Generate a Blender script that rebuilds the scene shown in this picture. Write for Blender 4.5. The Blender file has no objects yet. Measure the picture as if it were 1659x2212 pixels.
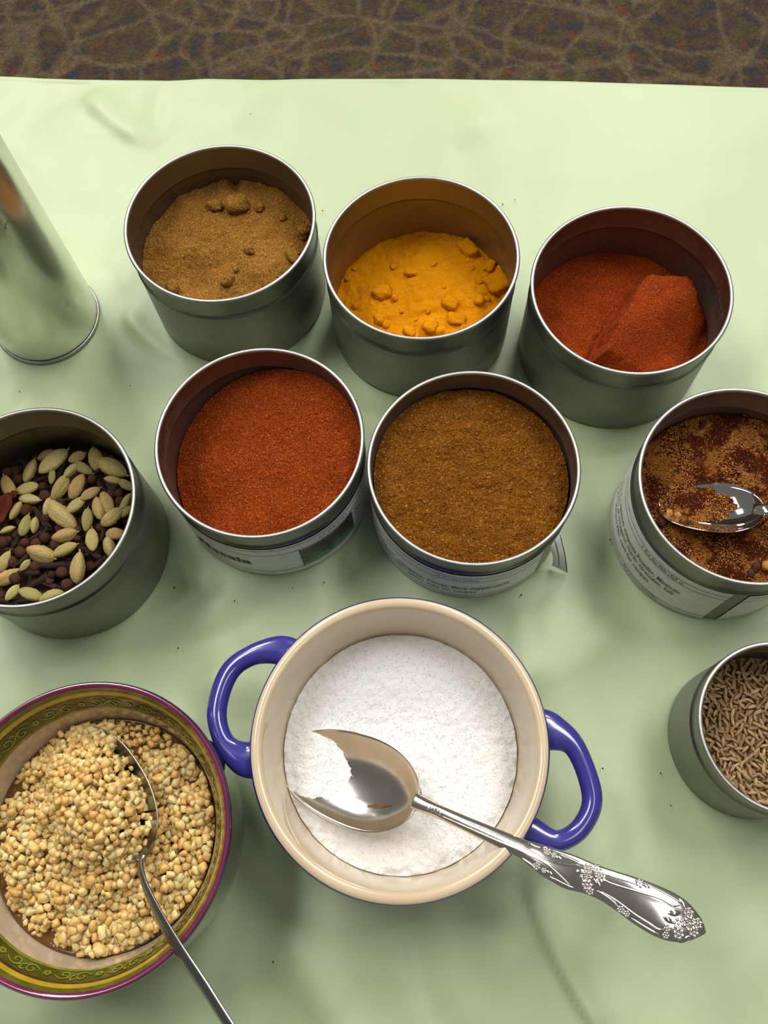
import bpy, math, random
import numpy as np
from mathutils import Vector, Matrix

random.seed(7)
RNG = np.random.default_rng(11)
SC = bpy.context.scene
COL = SC.collection
PI = math.pi

# ------------------------------------------------------------------ camera
W, H, FPX = 1659.0, 2212.0, 1900.0
CAM_H = 0.46309
C_R = np.array([0.99604071, -0.08310462, -0.03156796])
C_U = np.array([0.08889833, 0.93112635, 0.35369591])
C_B = np.array([0.0, -0.35510186, 0.93482761])
cam_d = bpy.data.cameras.new('camera')
cam = bpy.data.objects.new('camera', cam_d)
COL.objects.link(cam)
cam_d.sensor_fit = 'VERTICAL'
cam_d.sensor_height = 36.0
cam_d.sensor_width = 27.0
cam_d.lens = FPX / H * 36.0
cam_d.clip_start = 0.01
cam.matrix_world = Matrix(((C_R[0], C_U[0], C_B[0], 0), (C_R[1], C_U[1], C_B[1], 0),
                           (C_R[2], C_U[2], C_B[2], CAM_H), (0, 0, 0, 1)))
SC.camera = cam

# ------------------------------------------------------------------ world, light, exposure
SC.view_settings.view_transform = 'Standard'
SC.view_settings.look = 'None'
SC.view_settings.gamma = 1.0
SC.view_settings.use_curve_mapping = False
SC.view_settings.exposure = 0.02
wd = bpy.data.worlds.new('room_light')
SC.world = wd
wd.use_nodes = True
wd.node_tree.nodes['Background'].inputs[0].default_value = (1.0, 0.95, 0.87, 1)
wd.node_tree.nodes['Background'].inputs[1].default_value = 0.14


def troffer(x, y, sx, sy, power, z=1.95):
    d = bpy.data.lights.new('ceiling_light', 'AREA')
    d.shape = 'RECTANGLE'
    d.size, d.size_y = sx, sy
    d.energy = power
    d.color = (1.0, 0.965, 0.92)
    o = bpy.data.objects.new('ceiling_light', d)
    o.location = (x, y, z)
    COL.objects.link(o)


for lx in (-0.80, 0.85):
    troffer(lx, 0.95, 0.45, 1.2, 26)
    troffer(lx * 1.2, 2.55, 0.45, 1.2, 48)
troffer(0.62, -0.22, 0.30, 0.70, 4.5)


# ------------------------------------------------------------------ helpers
def unproj(px, py, z):
    d = -C_B + C_R * (px - W / 2) / FPX - C_U * (py - H / 2) / FPX
    t = (z - CAM_H) / d[2]
    return np.array([0, 0, CAM_H]) + t * d


_perm = RNG.permutation(256)
_perm = np.concatenate([_perm, _perm])
_ga = RNG.uniform(0, 2 * PI, 256)
_GX, _GY = np.cos(_ga), np.sin(_ga)


def perlin(x, y):
    x = np.asarray(x, float); y = np.asarray(y, float)
    xi = np.floor(x).astype(int); yi = np.floor(y).astype(int)
    xf, yf = x - xi, y - yi
    u = xf ** 3 * (xf * (xf * 6 - 15) + 10); w = yf ** 3 * (yf * (yf * 6 - 15) + 10)

    def g(ix, iy, dx, dy):
        h = _perm[_perm[ix & 255] + (iy & 255)]
        return _GX[h] * dx + _GY[h] * dy
    a = g(xi, yi, xf, yf); b = g(xi + 1, yi, xf - 1, yf)
    c = g(xi, yi + 1, xf, yf - 1); d = g(xi + 1, yi + 1, xf - 1, yf - 1)
    return (a + u * (b - a)) * (1 - w) + (c + u * (d - c)) * w * 1.0


def fbm(x, y, octs=3, gain=0.5):
    s = 0; amp = 1.0
    for k in range(octs):
        s = s + amp * perlin(x * 2 ** k + 17.3 * k, y * 2 ** k - 9.1 * k)
        amp *= gain
    return s


def mesh_data(name, verts, faces, smooth=True):
    me = bpy.data.meshes.new(name)
    me.from_pydata([tuple(map(float, v)) for v in verts], [], [tuple(map(int, f)) for f in faces])
    if smooth:
        me.polygons.foreach_set('use_smooth', [True] * len(me.polygons))
    me.update()
    return me


def fast_mesh(name, verts, quads, smooth=True):
    """quads: (n, k) int array, all faces the same size"""
    verts = np.asarray(verts, np.float32); quads = np.asarray(quads, np.int32)
    me = bpy.data.meshes.new(name)
    n, k = quads.shape
    me.vertices.add(len(verts)); me.vertices.foreach_set('co', verts.ravel())
    me.loops.add(n * k); me.loops.foreach_set('vertex_index', quads.ravel())
    me.polygons.add(n)
    me.polygons.foreach_set('loop_start', np.arange(0, n * k, k, dtype=np.int32))
    me.polygons.foreach_set('use_smooth', np.full(n, smooth))
    me.update(calc_edges=True)
    me.validate()
    return me


def obj(name, me, mat=None, parent=None, loc=None):
    o = bpy.data.objects.new(name, me)
    COL.objects.link(o)
    if mat is not None and me is not None and len(me.materials) == 0:
        me.materials.append(mat)
    if parent is not None:
        o.parent = parent
    if loc is not None:
        o.location = loc
    return o


def tag(o, label=None, cat=None, group=None, kind=None):
    if label: o['label'] = label
    if cat: o['category'] = cat
    if group: o['group'] = group
    if kind: o['kind'] = kind
    return o


def thing(name, label, cat, loc=(0, 0, 0), group=None):
    o = bpy.data.objects.new(name, None)
    o.empty_display_size = 0.02
    COL.objects.link(o)
    o.location = loc
    return tag(o, label, cat, group)


def lathe(name, prof, seg=96, closed=False):
    prof = np.asarray(prof, float)
    a = np.linspace(0, 2 * PI, seg, endpoint=False)
    n = len(prof)
    V = np.stack([np.outer(np.cos(a), prof[:, 0]), np.outer(np.sin(a), prof[:, 0]),
                  np.tile(prof[:, 1], (seg, 1))], -1).reshape(-1, 3)
    i, j = np.meshgrid(np.arange(seg), np.arange(n if closed else n - 1), indexing='ij')
    i2 = (i + 1) % seg; j2 = (j + 1) % n
    Q = np.stack([i * n + j, i2 * n + j, i2 * n + j2, i * n + j2], -1).reshape(-1, 4)
    return fast_mesh(name, V, Q)


def ring_prof(r, z, mr, mz=None, k=14):
    mz = mz or mr
    return [(r + mr * math.cos(t), z + mz * math.sin(t)) for t in np.linspace(0, 2 * PI, k, endpoint=False)]


def tube(name, pts, rad, k=8, flat=1.0, cap=True):
    """tube along 3-D points; rad scalar or list; flat squashes the section vertically"""
    P = np.asarray(pts, float); n = len(P)
    R = np.full(n, rad) if np.isscalar(rad) else np.asarray(rad, float)
    T = np.gradient(P, axis=0); T /= np.linalg.norm(T, axis=1)[:, None] + 1e-12
    up = np.array([0, 0, 1.0])
    S = np.cross(T, up); ln = np.linalg.norm(S, axis=1)[:, None]
    S = np.where(ln > 1e-4, S / (ln + 1e-12), np.array([1.0, 0, 0]))
    U = np.cross(S, T)
    a = np.linspace(0, 2 * PI, k, endpoint=False)
    V = (P[:, None, :] + R[:, None, None] * (np.cos(a)[None, :, None] * S[:, None, :] +
                                             flat * np.sin(a)[None, :, None] * U[:, None, :])).reshape(-1, 3)
    F = []
    for i in range(n - 1):
        for j in range(k):
            j2 = (j + 1) % k
            F.append((i * k + j, i * k + j2, (i + 1) * k + j2, (i + 1) * k + j))
    if cap:
        F.append(tuple(range(k - 1, -1, -1)))
        F.append(tuple((n - 1) * k + j for j in range(k)))
    return mesh_data(name, V, F)


def smooth_path(pts, n=40):
    """Catmull-Rom through rows of pts"""
    P = np.asarray(pts, float)
    P = np.vstack([2 * P[0] - P[1], P, 2 * P[-1] - P[-2]])
    out = []
    m = len(P) - 3
    for t in np.linspace(0, m - 1e-6, n):
        i = int(t); f = t - i
        a, b, c, d = P[i:i + 4]
        out.append(0.5 * (2 * b + (c - a) * f + (2 * a - 5 * b + 4 * c - d) * f * f + (3 * b - a - 3 * c + d) * f ** 3))
    return np.array(out)


# ------------------------------------------------------------------ materials
def srgb(r, g, b):
    f = lambda c: (c / 255 / 12.92) if c / 255 <= 0.04045 else ((c / 255 + 0.055) / 1.055) ** 2.4
    return (f(r), f(g), f(b), 1)


class NT:
    def __init__(self, name):
        self.m = bpy.data.materials.new(name); self.m.use_nodes = True
        self.t = self.m.node_tree; self.b = self.t.nodes['Principled BSDF']
        self._c = None

    def n(self, typ, **kw):
        nd = self.t.nodes.new(typ)
        for k, v in kw.items():
            setattr(nd, k, v)
        return nd

    def l(self, a, b): self.t.links.new(a, b)

    def co(self, kind='Object'):
        if self._c is None: self._c = self.n('ShaderNodeTexCoord')
        return self._c.outputs[kind]

    def noise(self, scale, detail=2, rough=0.5, vec=None, dist=0.0):
        nd = self.n('ShaderNodeTexNoise')
        nd.inputs['Scale'].default_value = scale; nd.inputs['Detail'].default_value = detail
        nd.inputs['Roughness'].default_value = rough; nd.inputs['Distortion'].default_value = dist
        self.l(vec or self.co(), nd.inputs['Vector'])
        return nd

    def voro(self, scale, feature='F1', vec=None):
        nd = self.n('ShaderNodeTexVoronoi', feature=feature)
        nd.inputs['Scale'].default_value = scale
        self.l(vec or self.co(), nd.inputs['Vector'])
        return nd

    def ramp(self, fac, stops, interp='LINEAR'):
        nd = self.n('ShaderNodeValToRGB'); cr = nd.color_ramp; cr.interpolation = interp
        while len(cr.elements) < len(stops): cr.elements.new(0.5)
        for e, (p, c) in zip(cr.elements, stops):
            e.position = p; e.color = c if len(c) == 4 else (*c, 1)
        self.l(fac, nd.inputs[0])
        return nd.outputs[0]

    def mix(self, fac, a, b, blend='MIX'):
        nd = self.n('ShaderNodeMix', data_type='RGBA', blend_type=blend)
        for sock, v in ((nd.inputs[0], fac), (nd.inputs[6], a), (nd.inputs[7], b)):
            if hasattr(v, 'links'): self.l(v, sock)
            else: sock.default_value = v
        return nd.outputs[2]

    def bump(self, height, strength=0.5, dist=0.001):
        nd = self.n('ShaderNodeBump')
        nd.inputs['Strength'].default_value = strength; nd.inputs['Distance'].default_value = dist
        self.l(height, nd.inputs['Height']); self.l(nd.outputs[0], self.b.inputs['Normal'])

    def color(self, c):
        if hasattr(c, 'links'): self.l(c, self.b.inputs['Base Color'])
        else: self.b.inputs['Base Color'].default_value = c

    def set(self, **kw):
        for k, v in kw.items(): self.b.inputs[k.replace('_', ' ')].default_value = v
        return self


def plain(name, col, rough=0.5, metal=0.0, var=0.06, vs=60, coat=0.0, bump=0.0, spec=0.5):
    t = NT(name)
    n = t.noise(vs, 3)
    dark = tuple(c * (1 - var * 2) for c in col[:3]) + (1,)
    light = tuple(min(1, c * (1 + var)) for c in col[:3]) + (1,)
    t.color(t.ramp(n.outputs['Fac'], [(0.3, dark), (0.7, light)]))
    t.set(Roughness=rough, Metallic=metal, Coat_Weight=coat, Specular_IOR_Level=spec)
    if coat: t.set(Coat_Roughness=0.05)
    if bump: t.bump(n.outputs['Fac'], bump, 0.0005)
    return t.m


def powder_mat(name, dark, mid, light, fleck, scale=1100, fleck_amt=0.05, bumpd=0.0009, patch=None):
    t = NT(name)
    up = lambda c: (min(1, c[0] * 1.28), c[1] * 1.26, c[2] * 1.0, 1)
    dark, mid, light = up(dark), up(mid), up(light)
    n = t.noise(scale, 4, 0.75)
    c = t.ramp(n.outputs['Fac'], [(0.30, dark), (0.5, mid), (0.72, light)])
    big = t.noise(90, 3)
    c = t.mix(t.ramp(big.outputs['Fac'], [(0.35, (0, 0, 0, 1)), (0.65, (0.35, 0.35, 0.35, 1))]), c, dark)
    if patch:
        pn = t.noise(70, 5, 0.7)
        c = t.mix(t.ramp(pn.outputs['Fac'], [(0.50, (0, 0, 0, 1)), (0.57, (0.85, 0.85, 0.85, 1))]), c, patch)
    v = t.voro(scale * 2.0)
    sep = t.n('ShaderNodeSeparateColor'); t.l(v.outputs['Color'], sep.inputs[0])
    f = t.ramp(sep.outputs[0], [(0, (0, 0, 0, 1)), (1 - fleck_amt, (1, 1, 1, 1))], 'CONSTANT')
    c = t.mix(f, c, fleck)
    f2 = t.ramp(sep.outputs[1], [(0, (0, 0, 0, 1)), (1 - fleck_amt * 0.6, (0.7, 0.7, 0.7, 1))], 'CONSTANT')
    c = t.mix(f2, c, tuple(x * 0.35 for x in dark[:3]) + (1,))
    t.color(c)
    t.set(Roughness=0.95, Specular_IOR_Level=0.15)
    ad = t.n('ShaderNodeMath', operation='ADD')
    t.l(n.outputs['Fac'], ad.inputs[0]); t.l(v.outputs['Distance'], ad.inputs[1])
    t.bump(ad.outputs[0], 0.9, bumpd)
    return t.m


def tin_mat(name, dust=None, dust_z=(0.0, 0.04), dust_amt=0.7):
    t = NT(name)
    n = t.noise(35, 4, 0.6)
    c = t.ramp(n.outputs['Fac'], [(0.3, (0.225, 0.225, 0.20, 1)), (0.7, (0.31, 0.31, 0.285, 1))])
    sp = t.noise(420, 2)
    c = t.mix(t.ramp(sp.outputs['Fac'], [(0.70, (0, 0, 0, 1)), (0.76, (0.6, 0.6, 0.6, 1))]), c, (0.12, 0.11, 0.08, 1))
    t.color(c)
    t.set(Metallic=1.0, Roughness=0.34)
    t.l(t.ramp(n.outputs['Fac'], [(0.3, (0.38, 0.38, 0.38, 1)), (0.7, (0.48, 0.48, 0.48, 1))]), t.b.inputs['Roughness'])
    return t.m


def dusty_mat(name, dust, ztop, amt=0.8, base=(0.24, 0.23, 0.20, 1)):
    """inside of a tin: dull metal with powder clinging to it, thicker low down, in blotches"""
    t = NT(name)
    n1 = t.noise(120, 5, 0.7)
    sx = t.n('ShaderNodeSeparateXYZ'); t.l(t.co(), sx.inputs[0])
    mr = t.n('ShaderNodeMapRange'); t.l(sx.outputs[2], mr.inputs[0])
    mr.inputs[1].default_value = ztop * 0.35; mr.inputs[2].default_value = ztop * 1.25
    mr.inputs[3].default_value = 0.62; mr.inputs[4].default_value = -0.12
    ad = t.n('ShaderNodeMath', operation='ADD'); t.l(mr.outputs[0], ad.inputs[0]); t.l(n1.outputs['Fac'], ad.inputs[1])
    f = t.ramp(ad.outputs[0], [(0.45, (0.0, 0.0, 0.0, 1)), (0.95, (amt, amt, amt, 1))])
    t.color(t.mix(f, base, dust))
    inv = t.n('ShaderNodeMath', operation='SUBTRACT'); inv.inputs[0].default_value = 1.0
    t.l(f, inv.inputs[1]); t.l(inv.outputs[0], t.b.inputs['Metallic'])
    t.set(Roughness=0.42)
    return t.m


M = {}
M['tin'] = tin_mat('satin_tinplate')
M['rim'] = plain('tin_rim_metal', (0.44, 0.44, 0.415, 1), 0.46, 1.0, 0.06, 300)
M['shaker'] = None
M['paper'] = plain('label_paper', (0.84, 0.84, 0.79, 1), 0.55, 0, 0.04, 200)
M['ink'] = plain('label_ink', (0.03, 0.03, 0.025, 1), 0.6, 0, 0.1, 200)
M['line'] = plain('label_line', (0.10, 0.08, 0.04, 1), 0.6, 0, 0.1, 200)
M['spoon'] = plain('spoon_silver', (0.80, 0.77, 0.73, 1), 0.13, 1.0, 0.04, 120)
M['spoon_worn'] = plain('spoon_steel', (0.33, 0.325, 0.30, 1), 0.26, 1.0, 0.06, 150)
M['chrome'] = plain('spoon_chrome', (0.80, 0.81, 0.83, 1), 0.05, 1.0, 0.02, 100)
M['stain'] = plain('brown_stain', (0.10, 0.05, 0.015, 1), 0.5, 0.3, 0.3, 400)
M['cream'] = plain('cream_enamel', srgb(208, 188, 156), 0.25, 0, 0.03, 40, coat=0.6)
M['blue'] = plain('blue_enamel', (0.036, 0.034, 0.245, 1), 0.22, 0, 0.05, 40, coat=0.8)


# ================================================================== THE SETTING
def carpet_mat():
    t = NT('patterned_carpet')
    warp = t.noise(7, 3)
    vm = t.n('ShaderNodeVectorMath', operation='MULTIPLY_ADD')
    t.l(warp.outputs['Color'], vm.inputs[0]); vm.inputs[1].default_value = (0.07, 0.07, 0); t.l(t.co(), vm.inputs[2])
    bl = t.noise(34, 3, 0.6)
    c = t.ramp(bl.outputs['Fac'], [(0.28, srgb(50, 62, 66)), (0.40, srgb(70, 62, 58)), (0.50, srgb(84, 66, 54)),
                                   (0.60, srgb(92, 80, 46)), (0.72, srgb(62, 74, 62))])
    b2 = t.noise(26, 2, 0.5)
    mp = t.n('ShaderNodeMapping'); mp.inputs['Location'].default_value = (3.1, 7.7, 0)
    t.l(t.co(), mp.inputs[0]); t.l(mp.outputs[0], b2.inputs['Vector'])
    c = t.mix(t.ramp(b2.outputs['Fac'], [(0.63, (0, 0, 0, 1)), (0.70, (0.8, 0.8, 0.8, 1))]), c, srgb(118, 66, 36))
    for sc_, w_ in ((9.5, 0.11), (5.6, 0.07)):
        v = t.voro(sc_, 'DISTANCE_TO_EDGE', vm.outputs[0])
        brk = t.noise(45, 3, 0.7)
        ad = t.n('ShaderNodeMath', operation='MULTIPLY_ADD')
        t.l(brk.outputs['Fac'], ad.inputs[0]); ad.inputs[1].default_value = 0.13; t.l(v.outputs['Distance'], ad.inputs[2])
        f = t.ramp(ad.outputs[0], [(0.05, (0.72, 0.72, 0.72, 1)), (0.04 + w_, (0, 0, 0, 1))])
        c = t.mix(f, c, srgb(124, 106, 76))
    sp = t.noise(190, 3, 0.8)
    c = t.mix(0.75, c, t.ramp(sp.outputs['Fac'], [(0.3, (0.2, 0.2, 0.2, 1)), (0.7, (1.0, 1.0, 1.0, 1))]), 'MULTIPLY')
    bc = t.n('ShaderNodeBrightContrast'); t.l(c, bc.inputs[0]); bc.inputs[1].default_value = 0.008
    t.color(bc.outputs[0])
    t.set(Roughness=0.95, Specular_IOR_Level=0.1)
    t.bump(sp.outputs['Fac'], 1.0, 0.006)
    return t.m


fl = obj('floor', fast_mesh('floor', [(-3.5, -2.5, -0.74), (3.5, -2.5, -0.74), (3.5, 5, -0.74), (-3.5, 5, -0.74)], [[0, 1, 2, 3]], False), carpet_mat())
tag(fl, 'dark multicoloured carpet with tan crackle lines', kind='structure')

# ------------------------------------------------------------------ objects' places (metres, table top is z = 0)
TINS = {  # x, y, rim radius, height
    'cor': (-0.0766, 0.3318, 0.0537, 0.0670), 'tur': (0.0324, 0.2975, 0.0535, 0.0665),
    'pap': (0.1419, 0.2669, 0.0536, 0.0640), 'mas': (-0.0598, 0.1978, 0.0535, 0.0620),
    'gar': (0.0467, 0.1750, 0.0536, 0.0585), 'car': (-0.1727, 0.1707, 0.0528, 0.0690),
    'chi': (0.1752, 0.1491, 0.0518, 0.0669), 'cum': (0.1709, 0.0356, 0.0387, 0.0547)}
POT = (-0.0025, 0.0429)
BOWL = (-0.1400, 0.0169)
SHAKER = (-0.1979, 0.3240)

# ------------------------------------------------------------------ table under the cloth
UD = np.array([0.9908, -0.1351]); VD = np.array([0.1351, 0.9908]); V_EDGE = 0.4935


def uv2w(u, v): return UD[0] * u + VD[0] * v, UD[1] * u + VD[1] * v


def box(name, x0, x1, y0, y1, z0, z1, mat, parent, rot=True, bev=0.0):
    c = [(x, y, z) for z in (z0, z1) for x, y in ((x0, y0), (x1, y0), (x1, y1), (x0, y1))]
    if rot: c = [(*uv2w(x, y), z) for x, y, z in c]
    me = mesh_data(name, c, [(3, 2, 1, 0), (4, 5, 6, 7), (0, 1, 5, 4), (1, 2, 6, 5), (2, 3, 7, 6), (3, 0, 4, 7)], False)
    o = obj(name, me, mat, parent)
    if bev:
        b = o.modifiers.new('bevel', 'BEVEL'); b.width = bev; b.segments = 2
    return o


M['tabletop'] = plain('grey_plastic_table', (0.45, 0.45, 0.43, 1), 0.5)
M['leg'] = plain('grey_steel_leg', (0.25, 0.25, 0.25, 1), 0.4, 0.8)
tb = thing('folding_table', 'folding table hidden under the pale green cloth', 'table', (0, 0, -0.74))
for o in [box('table_top', -0.86, 0.92, -0.262, V_EDGE - 0.006, 0.705, 0.733, M['tabletop'], tb, True, 0.006)]:
    pass
for lu in (-0.72, 0.78):
    for lv in (-0.19, 0.42):
        x, y = uv2w(lu, lv)
        obj('leg', tube('leg', [(x, y, 0.0), (x, y, 0.35), (x, y, 0.7055)], 0.014, 12), M['leg'], tb)


# ------------------------------------------------------------------ tablecloth
def cloth():
    edge_px = [(0, 160), (90, 164), (180, 167), (270, 169), (360, 170), (440, 166.5), (520, 168), (600, 169), (720, 166),
               (830, 165), (920, 165.5), (1000, 167), (1240, 172), (1450, 178), (1659, 185)]
    eu, ev = [], []
    for p in edge_px:
        w = unproj(*p, 0.0)[:2]
        eu.append(w @ UD); ev.append(w @ VD)
    eu, ev = np.array(eu), np.array(ev)
    us = np.concatenate([np.linspace(-0.89, -0.34, 60, endpoint=False), np.linspace(-0.34, 0.32, 300, endpoint=False), np.linspace(0.32, 0.95, 60)])
    vf = np.concatenate([np.linspace(-0.262, -0.12, 24, endpoint=False), np.linspace(-0.12, V_EDGE - 0.004, 270)])
    # path across: front drop, top, back drop
    rr = 0.006
    top = [(v, 0.0, 1.0) for v in vf]
    arc = [(V_EDGE - 0.004 + rr * math.sin(t), -rr + rr * math.cos(t), 0.4) for t in np.linspace(0.2, PI / 2, 7)]
    drop = [(V_EDGE + 0.002 + 0.012 * (k / 22) ** 0.7, -rr - 0.30 * k / 22, 0.0) for k in range(1, 23)]
    fa = [(-0.262 - rr * math.sin(t), -rr + rr * math.cos(t), 0.4) for t in np.linspace(0.2, PI / 2, 5)][::-1]
    fd = [(-0.262 - rr - 0.012 * (k / 12) ** .7, -rr - 0.30 * k / 12, 0.0) for k in range(1, 13)][::-1]
    path = fd + fa + top + arc + drop
    v0 = np.array([p[0] for p in path]); z0 = np.array([p[1] for p in path]); wt = np.array([p[2] for p in path])
    U, V = np.meshgrid(us, v0, indexing='ij')
    Z = np.tile(z0, (len(us), 1)); WT = np.tile(wt, (len(us), 1))
    off = np.interp(us, eu, ev) - V_EDGE
    V = V + off[:, None] * np.clip((V - 0.3) / 0.19, 0, 1)
    X = UD[0] * U + VD[0] * V; Y = UD[1] * U + VD[1] * V
    # folds
    wx = X + 0.03 * perlin(X * 9, Y * 9); wy = Y + 0.03 * perlin(X * 9 + 31, Y * 9 + 5)
    ang = 0.6
    a = wx * math.cos(ang) + wy * math.sin(ang); b = -wx * math.sin(ang) + wy * math.cos(ang)
    soft = perlin(a * 10, b * 24) * 0.0018 + perlin(wx * 30 + 4, wy * 17 + 8) * 0.0009
    soft = soft + np.abs(perlin(wx * 13 + 50, wy * 13 + 20)) * -0.0018
    calm = 0.35 + 0.65 * np.clip(1 - (X + 0.05) / 0.2, 0, 1) * 1.0
    calm = np.maximum(calm, np.clip((0.2 - Y) / 0.1, 0, 1) * 0.9)
    hgt = soft * calm

    def ridge(p, q, amp, wd, skew=0.0):
        nonlocal hgt
        A = unproj(*p, 0)[:2]; B = unproj(*q, 0)[:2]
        d = B - A; L = np.linalg.norm(d); d = d / L
        s = (X - A[0]) * d[0] + (Y - A[1]) * d[1]; n = -(X - A[0]) * d[1] + (Y - A[1]) * d[0]
        n = n + 0.004 * np.sin(s * 40)
        m = np.clip(s / 0.02, 0, 1) * np.clip((L - s) / 0.02, 0, 1)
        wd2 = np.where(n > 0, wd * (1 + skew), wd * (1 - skew))
        hgt = hgt + amp * m * np.exp(-(n / wd2) ** 2)
    ridge((1130, 1880), (1330, 2300), 0.0016, 0.006, 0.6)
    ridge((880, 1960), (990, 2300), -0.0014, 0.008, 0.3)
    ridge((620, 1960), (760, 2260), 0.0012, 0.010)
    ridge((1100, 1700), (1120, 1250), 0.001, 0.008)
    ridge((170, 1380), (520, 1230), 0.0016, 0.010, 0.3)
    ridge((250, 1420), (600, 1330), -0.0012, 0.010)
    ridge((380, 1480), (560, 1440), 0.0014, 0.012)
    ridge((740, 1180), (800, 1260), 0.0014, 0.005, 0.5)
    ridge((1230, 1000), (1400, 960), 0.0012, 0.007)
    ridge((230, 640), (430, 790), 0.0016, 0.009, 0.3)
    ridge((60, 820), (240, 850), -0.0014, 0.009)
    ridge((200, 560), (290, 690), -0.0014, 0.010)
    ridge((180, 200), (340, 320), 0.0014, 0.010, 0.4)
    ridge((345, 180), (345, 300), -0.0010, 0.006)
    ridge((150, 620), (290, 600), 0.0012, 0.008)
    ridge((690, 760), (760, 850), -0.0014, 0.006)
    ridge((1100, 240), (1000, 330), 0.0008, 0.02)
    ridge((1120, 1500), (1340, 1330), 0.0009, 0.012)
    ridge((1330, 1800), (1600, 2100), -0.0008, 0.02)
    ridge((560, 2050), (560, 2240), -0.0012, 0.008)
    # pressed flat under everything standing on it
    press = np.ones_like(X)
    for (x, y, r) in [(a_[0], a_[1], a_[2]) for a_ in TINS.values()] + [(*POT, 0.052), (*BOWL, 0.053), (*SHAKER, 0.0335)]:
        dd = np.hypot(X - x, Y - y) - r
        press = np.minimum(press, np.clip((dd - 0.001) / 0.016, 0, 1))
    hgt = np.clip(hgt * 2.5, -0.0070, 0.0046) * (press ** 1.2)
    hgt = np.where(hgt < 0, hgt * 0.6, hgt)
    Z = Z + (hgt - 0.0004) * WT
    # wavy hanging part
    hang = np.clip(-Z / 0.3, 0, 1)
    Vw = 0.02 * hang * np.sin(U * 26 + 2 * perlin(U * 5, U * 0 + 3)) + 0.015 * hang
    sgn = np.where(V > 0.2, 1, -1)
    X = X + VD[0] * Vw * sgn; Y = Y + VD[1] * Vw * sgn
    n, m = X.shape
    verts = np.stack([X, Y, Z], -1).reshape(-1, 3)
    i, j = np.meshgrid(np.arange(n - 1), np.arange(m - 1), indexing='ij')
    Q = np.stack([i * m + j, (i + 1) * m + j, (i + 1) * m + j + 1, i * m + j + 1], -1).reshape(-1, 4)
    me = fast_mesh('tablecloth', verts, Q)
    t = NT('green_cloth')
    n1 = t.noise(9, 2)
    t.color(t.ramp(n1.outputs['Fac'], [(0.3, (0.382, 0.478, 0.266, 1)), (0.7, (0.410, 0.502, 0.287, 1))]))
    wv = t.noise(1400, 2)
    t.bump(wv.outputs['Fac'], 0.12, 0.0003)
    t.set(Roughness=0.50, Specular_IOR_Level=0.78)
    o = obj('tablecloth', me, t.m)
    tag(o, 'pale green plastic tablecloth with soft creases under all the tins', 'tablecloth')


cloth()

# ------------------------------------------------------------------ tins
TIN_INFO = {
    'cor': ('tin of tan ground spice with lumps, nearest the tall metal canister', srgb(96, 66, 30), 0.55, 0.042),
    'tur': ('tin of bright yellow powder, middle of the back row', srgb(150, 104, 4), 0.9, 0.040),
    'pap': ('tin of orange red powder with a large caked slab', srgb(110, 40, 14), 0.75, 0.046),
    'mas': ('tin of coarse red powder with Masala on its label', srgb(92, 36, 14), 0.75, 0.05),
    'gar': ('tin of brown spice mix with a torn label flap at its side', srgb(92, 60, 26), 0.6, 0.052),
    'car': ('tin of whole cardamom pods and cloves at the left edge', srgb(50, 44, 24), 0.25, 0.03),
    'chi': ('labelled tin of speckled tan and dark red seasoning holding a chrome spoon', srgb(130, 72, 36), 0.75, 0.06),
    'cum': ('small tin of whole cumin seeds at the right edge', srgb(60, 48, 30), 0.3, 0.03)}
NECK = 0.745


def tin_radii(k):
    x, y, R, h = TINS[k]
    rb = 0.985 * R
    return rb, rb - 0.0008


def make_tin(k):
    x, y, R, h = TINS[k]
    lab, dust, amt, dz = TIN_INFO[k]
    root = thing('spice_tin', 'round metal ' + lab, 'tin', (x, y, 0), 'open spice tins on the cloth')
    rb, ri = tin_radii(k)
    rn = rb - 0.0007
    zn = NECK * h
    out = [(0.0005, 0.0006), (rb - 0.004, 0.0006), (rb - 0.003, 0.0001), (rb - 0.0012, 0.0001), (rb - 0.0003, 0.0006), (rb, 0.0018), (rb, zn * 0.5), (rb, zn - 0.0012),
           (rb + 0.0003, zn - 0.0007), (rb + 0.0002, zn - 0.0002), (rn, zn + 0.0003), (rn, zn + 0.002), (rn, h - 0.003), (rn + 0.0002, h - 0.0015)]
    obj('body', lathe('body', out, 128), M['tin'], root)
    inn = [(rn - 0.0006, h - 0.0015), (rn - 0.0006, zn + 0.0025), (rn - 0.0010, zn + 0.0014), (rn - 0.0011, zn + 0.0006), (rn - 0.0004, zn - 0.0004), (ri - 0.0001, zn - 0.0016), (ri, zn - 0.003), (ri, zn * 0.5), (ri, 0.003), (ri - 0.0012, 0.0016), (0.0005, 0.0016)]
    obj('inner_wall', lathe('inner_wall', inn, 128), dusty_mat('tin_inside_' + k, dust, dz, amt), root)
    rm = 0.00115
    obj('rim', lathe('rim', ring_prof(R - rm, h - rm, rm, rm, 14), 160, True), M['rim'], root)
    return root


ROOT = {k: make_tin(k) for k in TINS}


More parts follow.
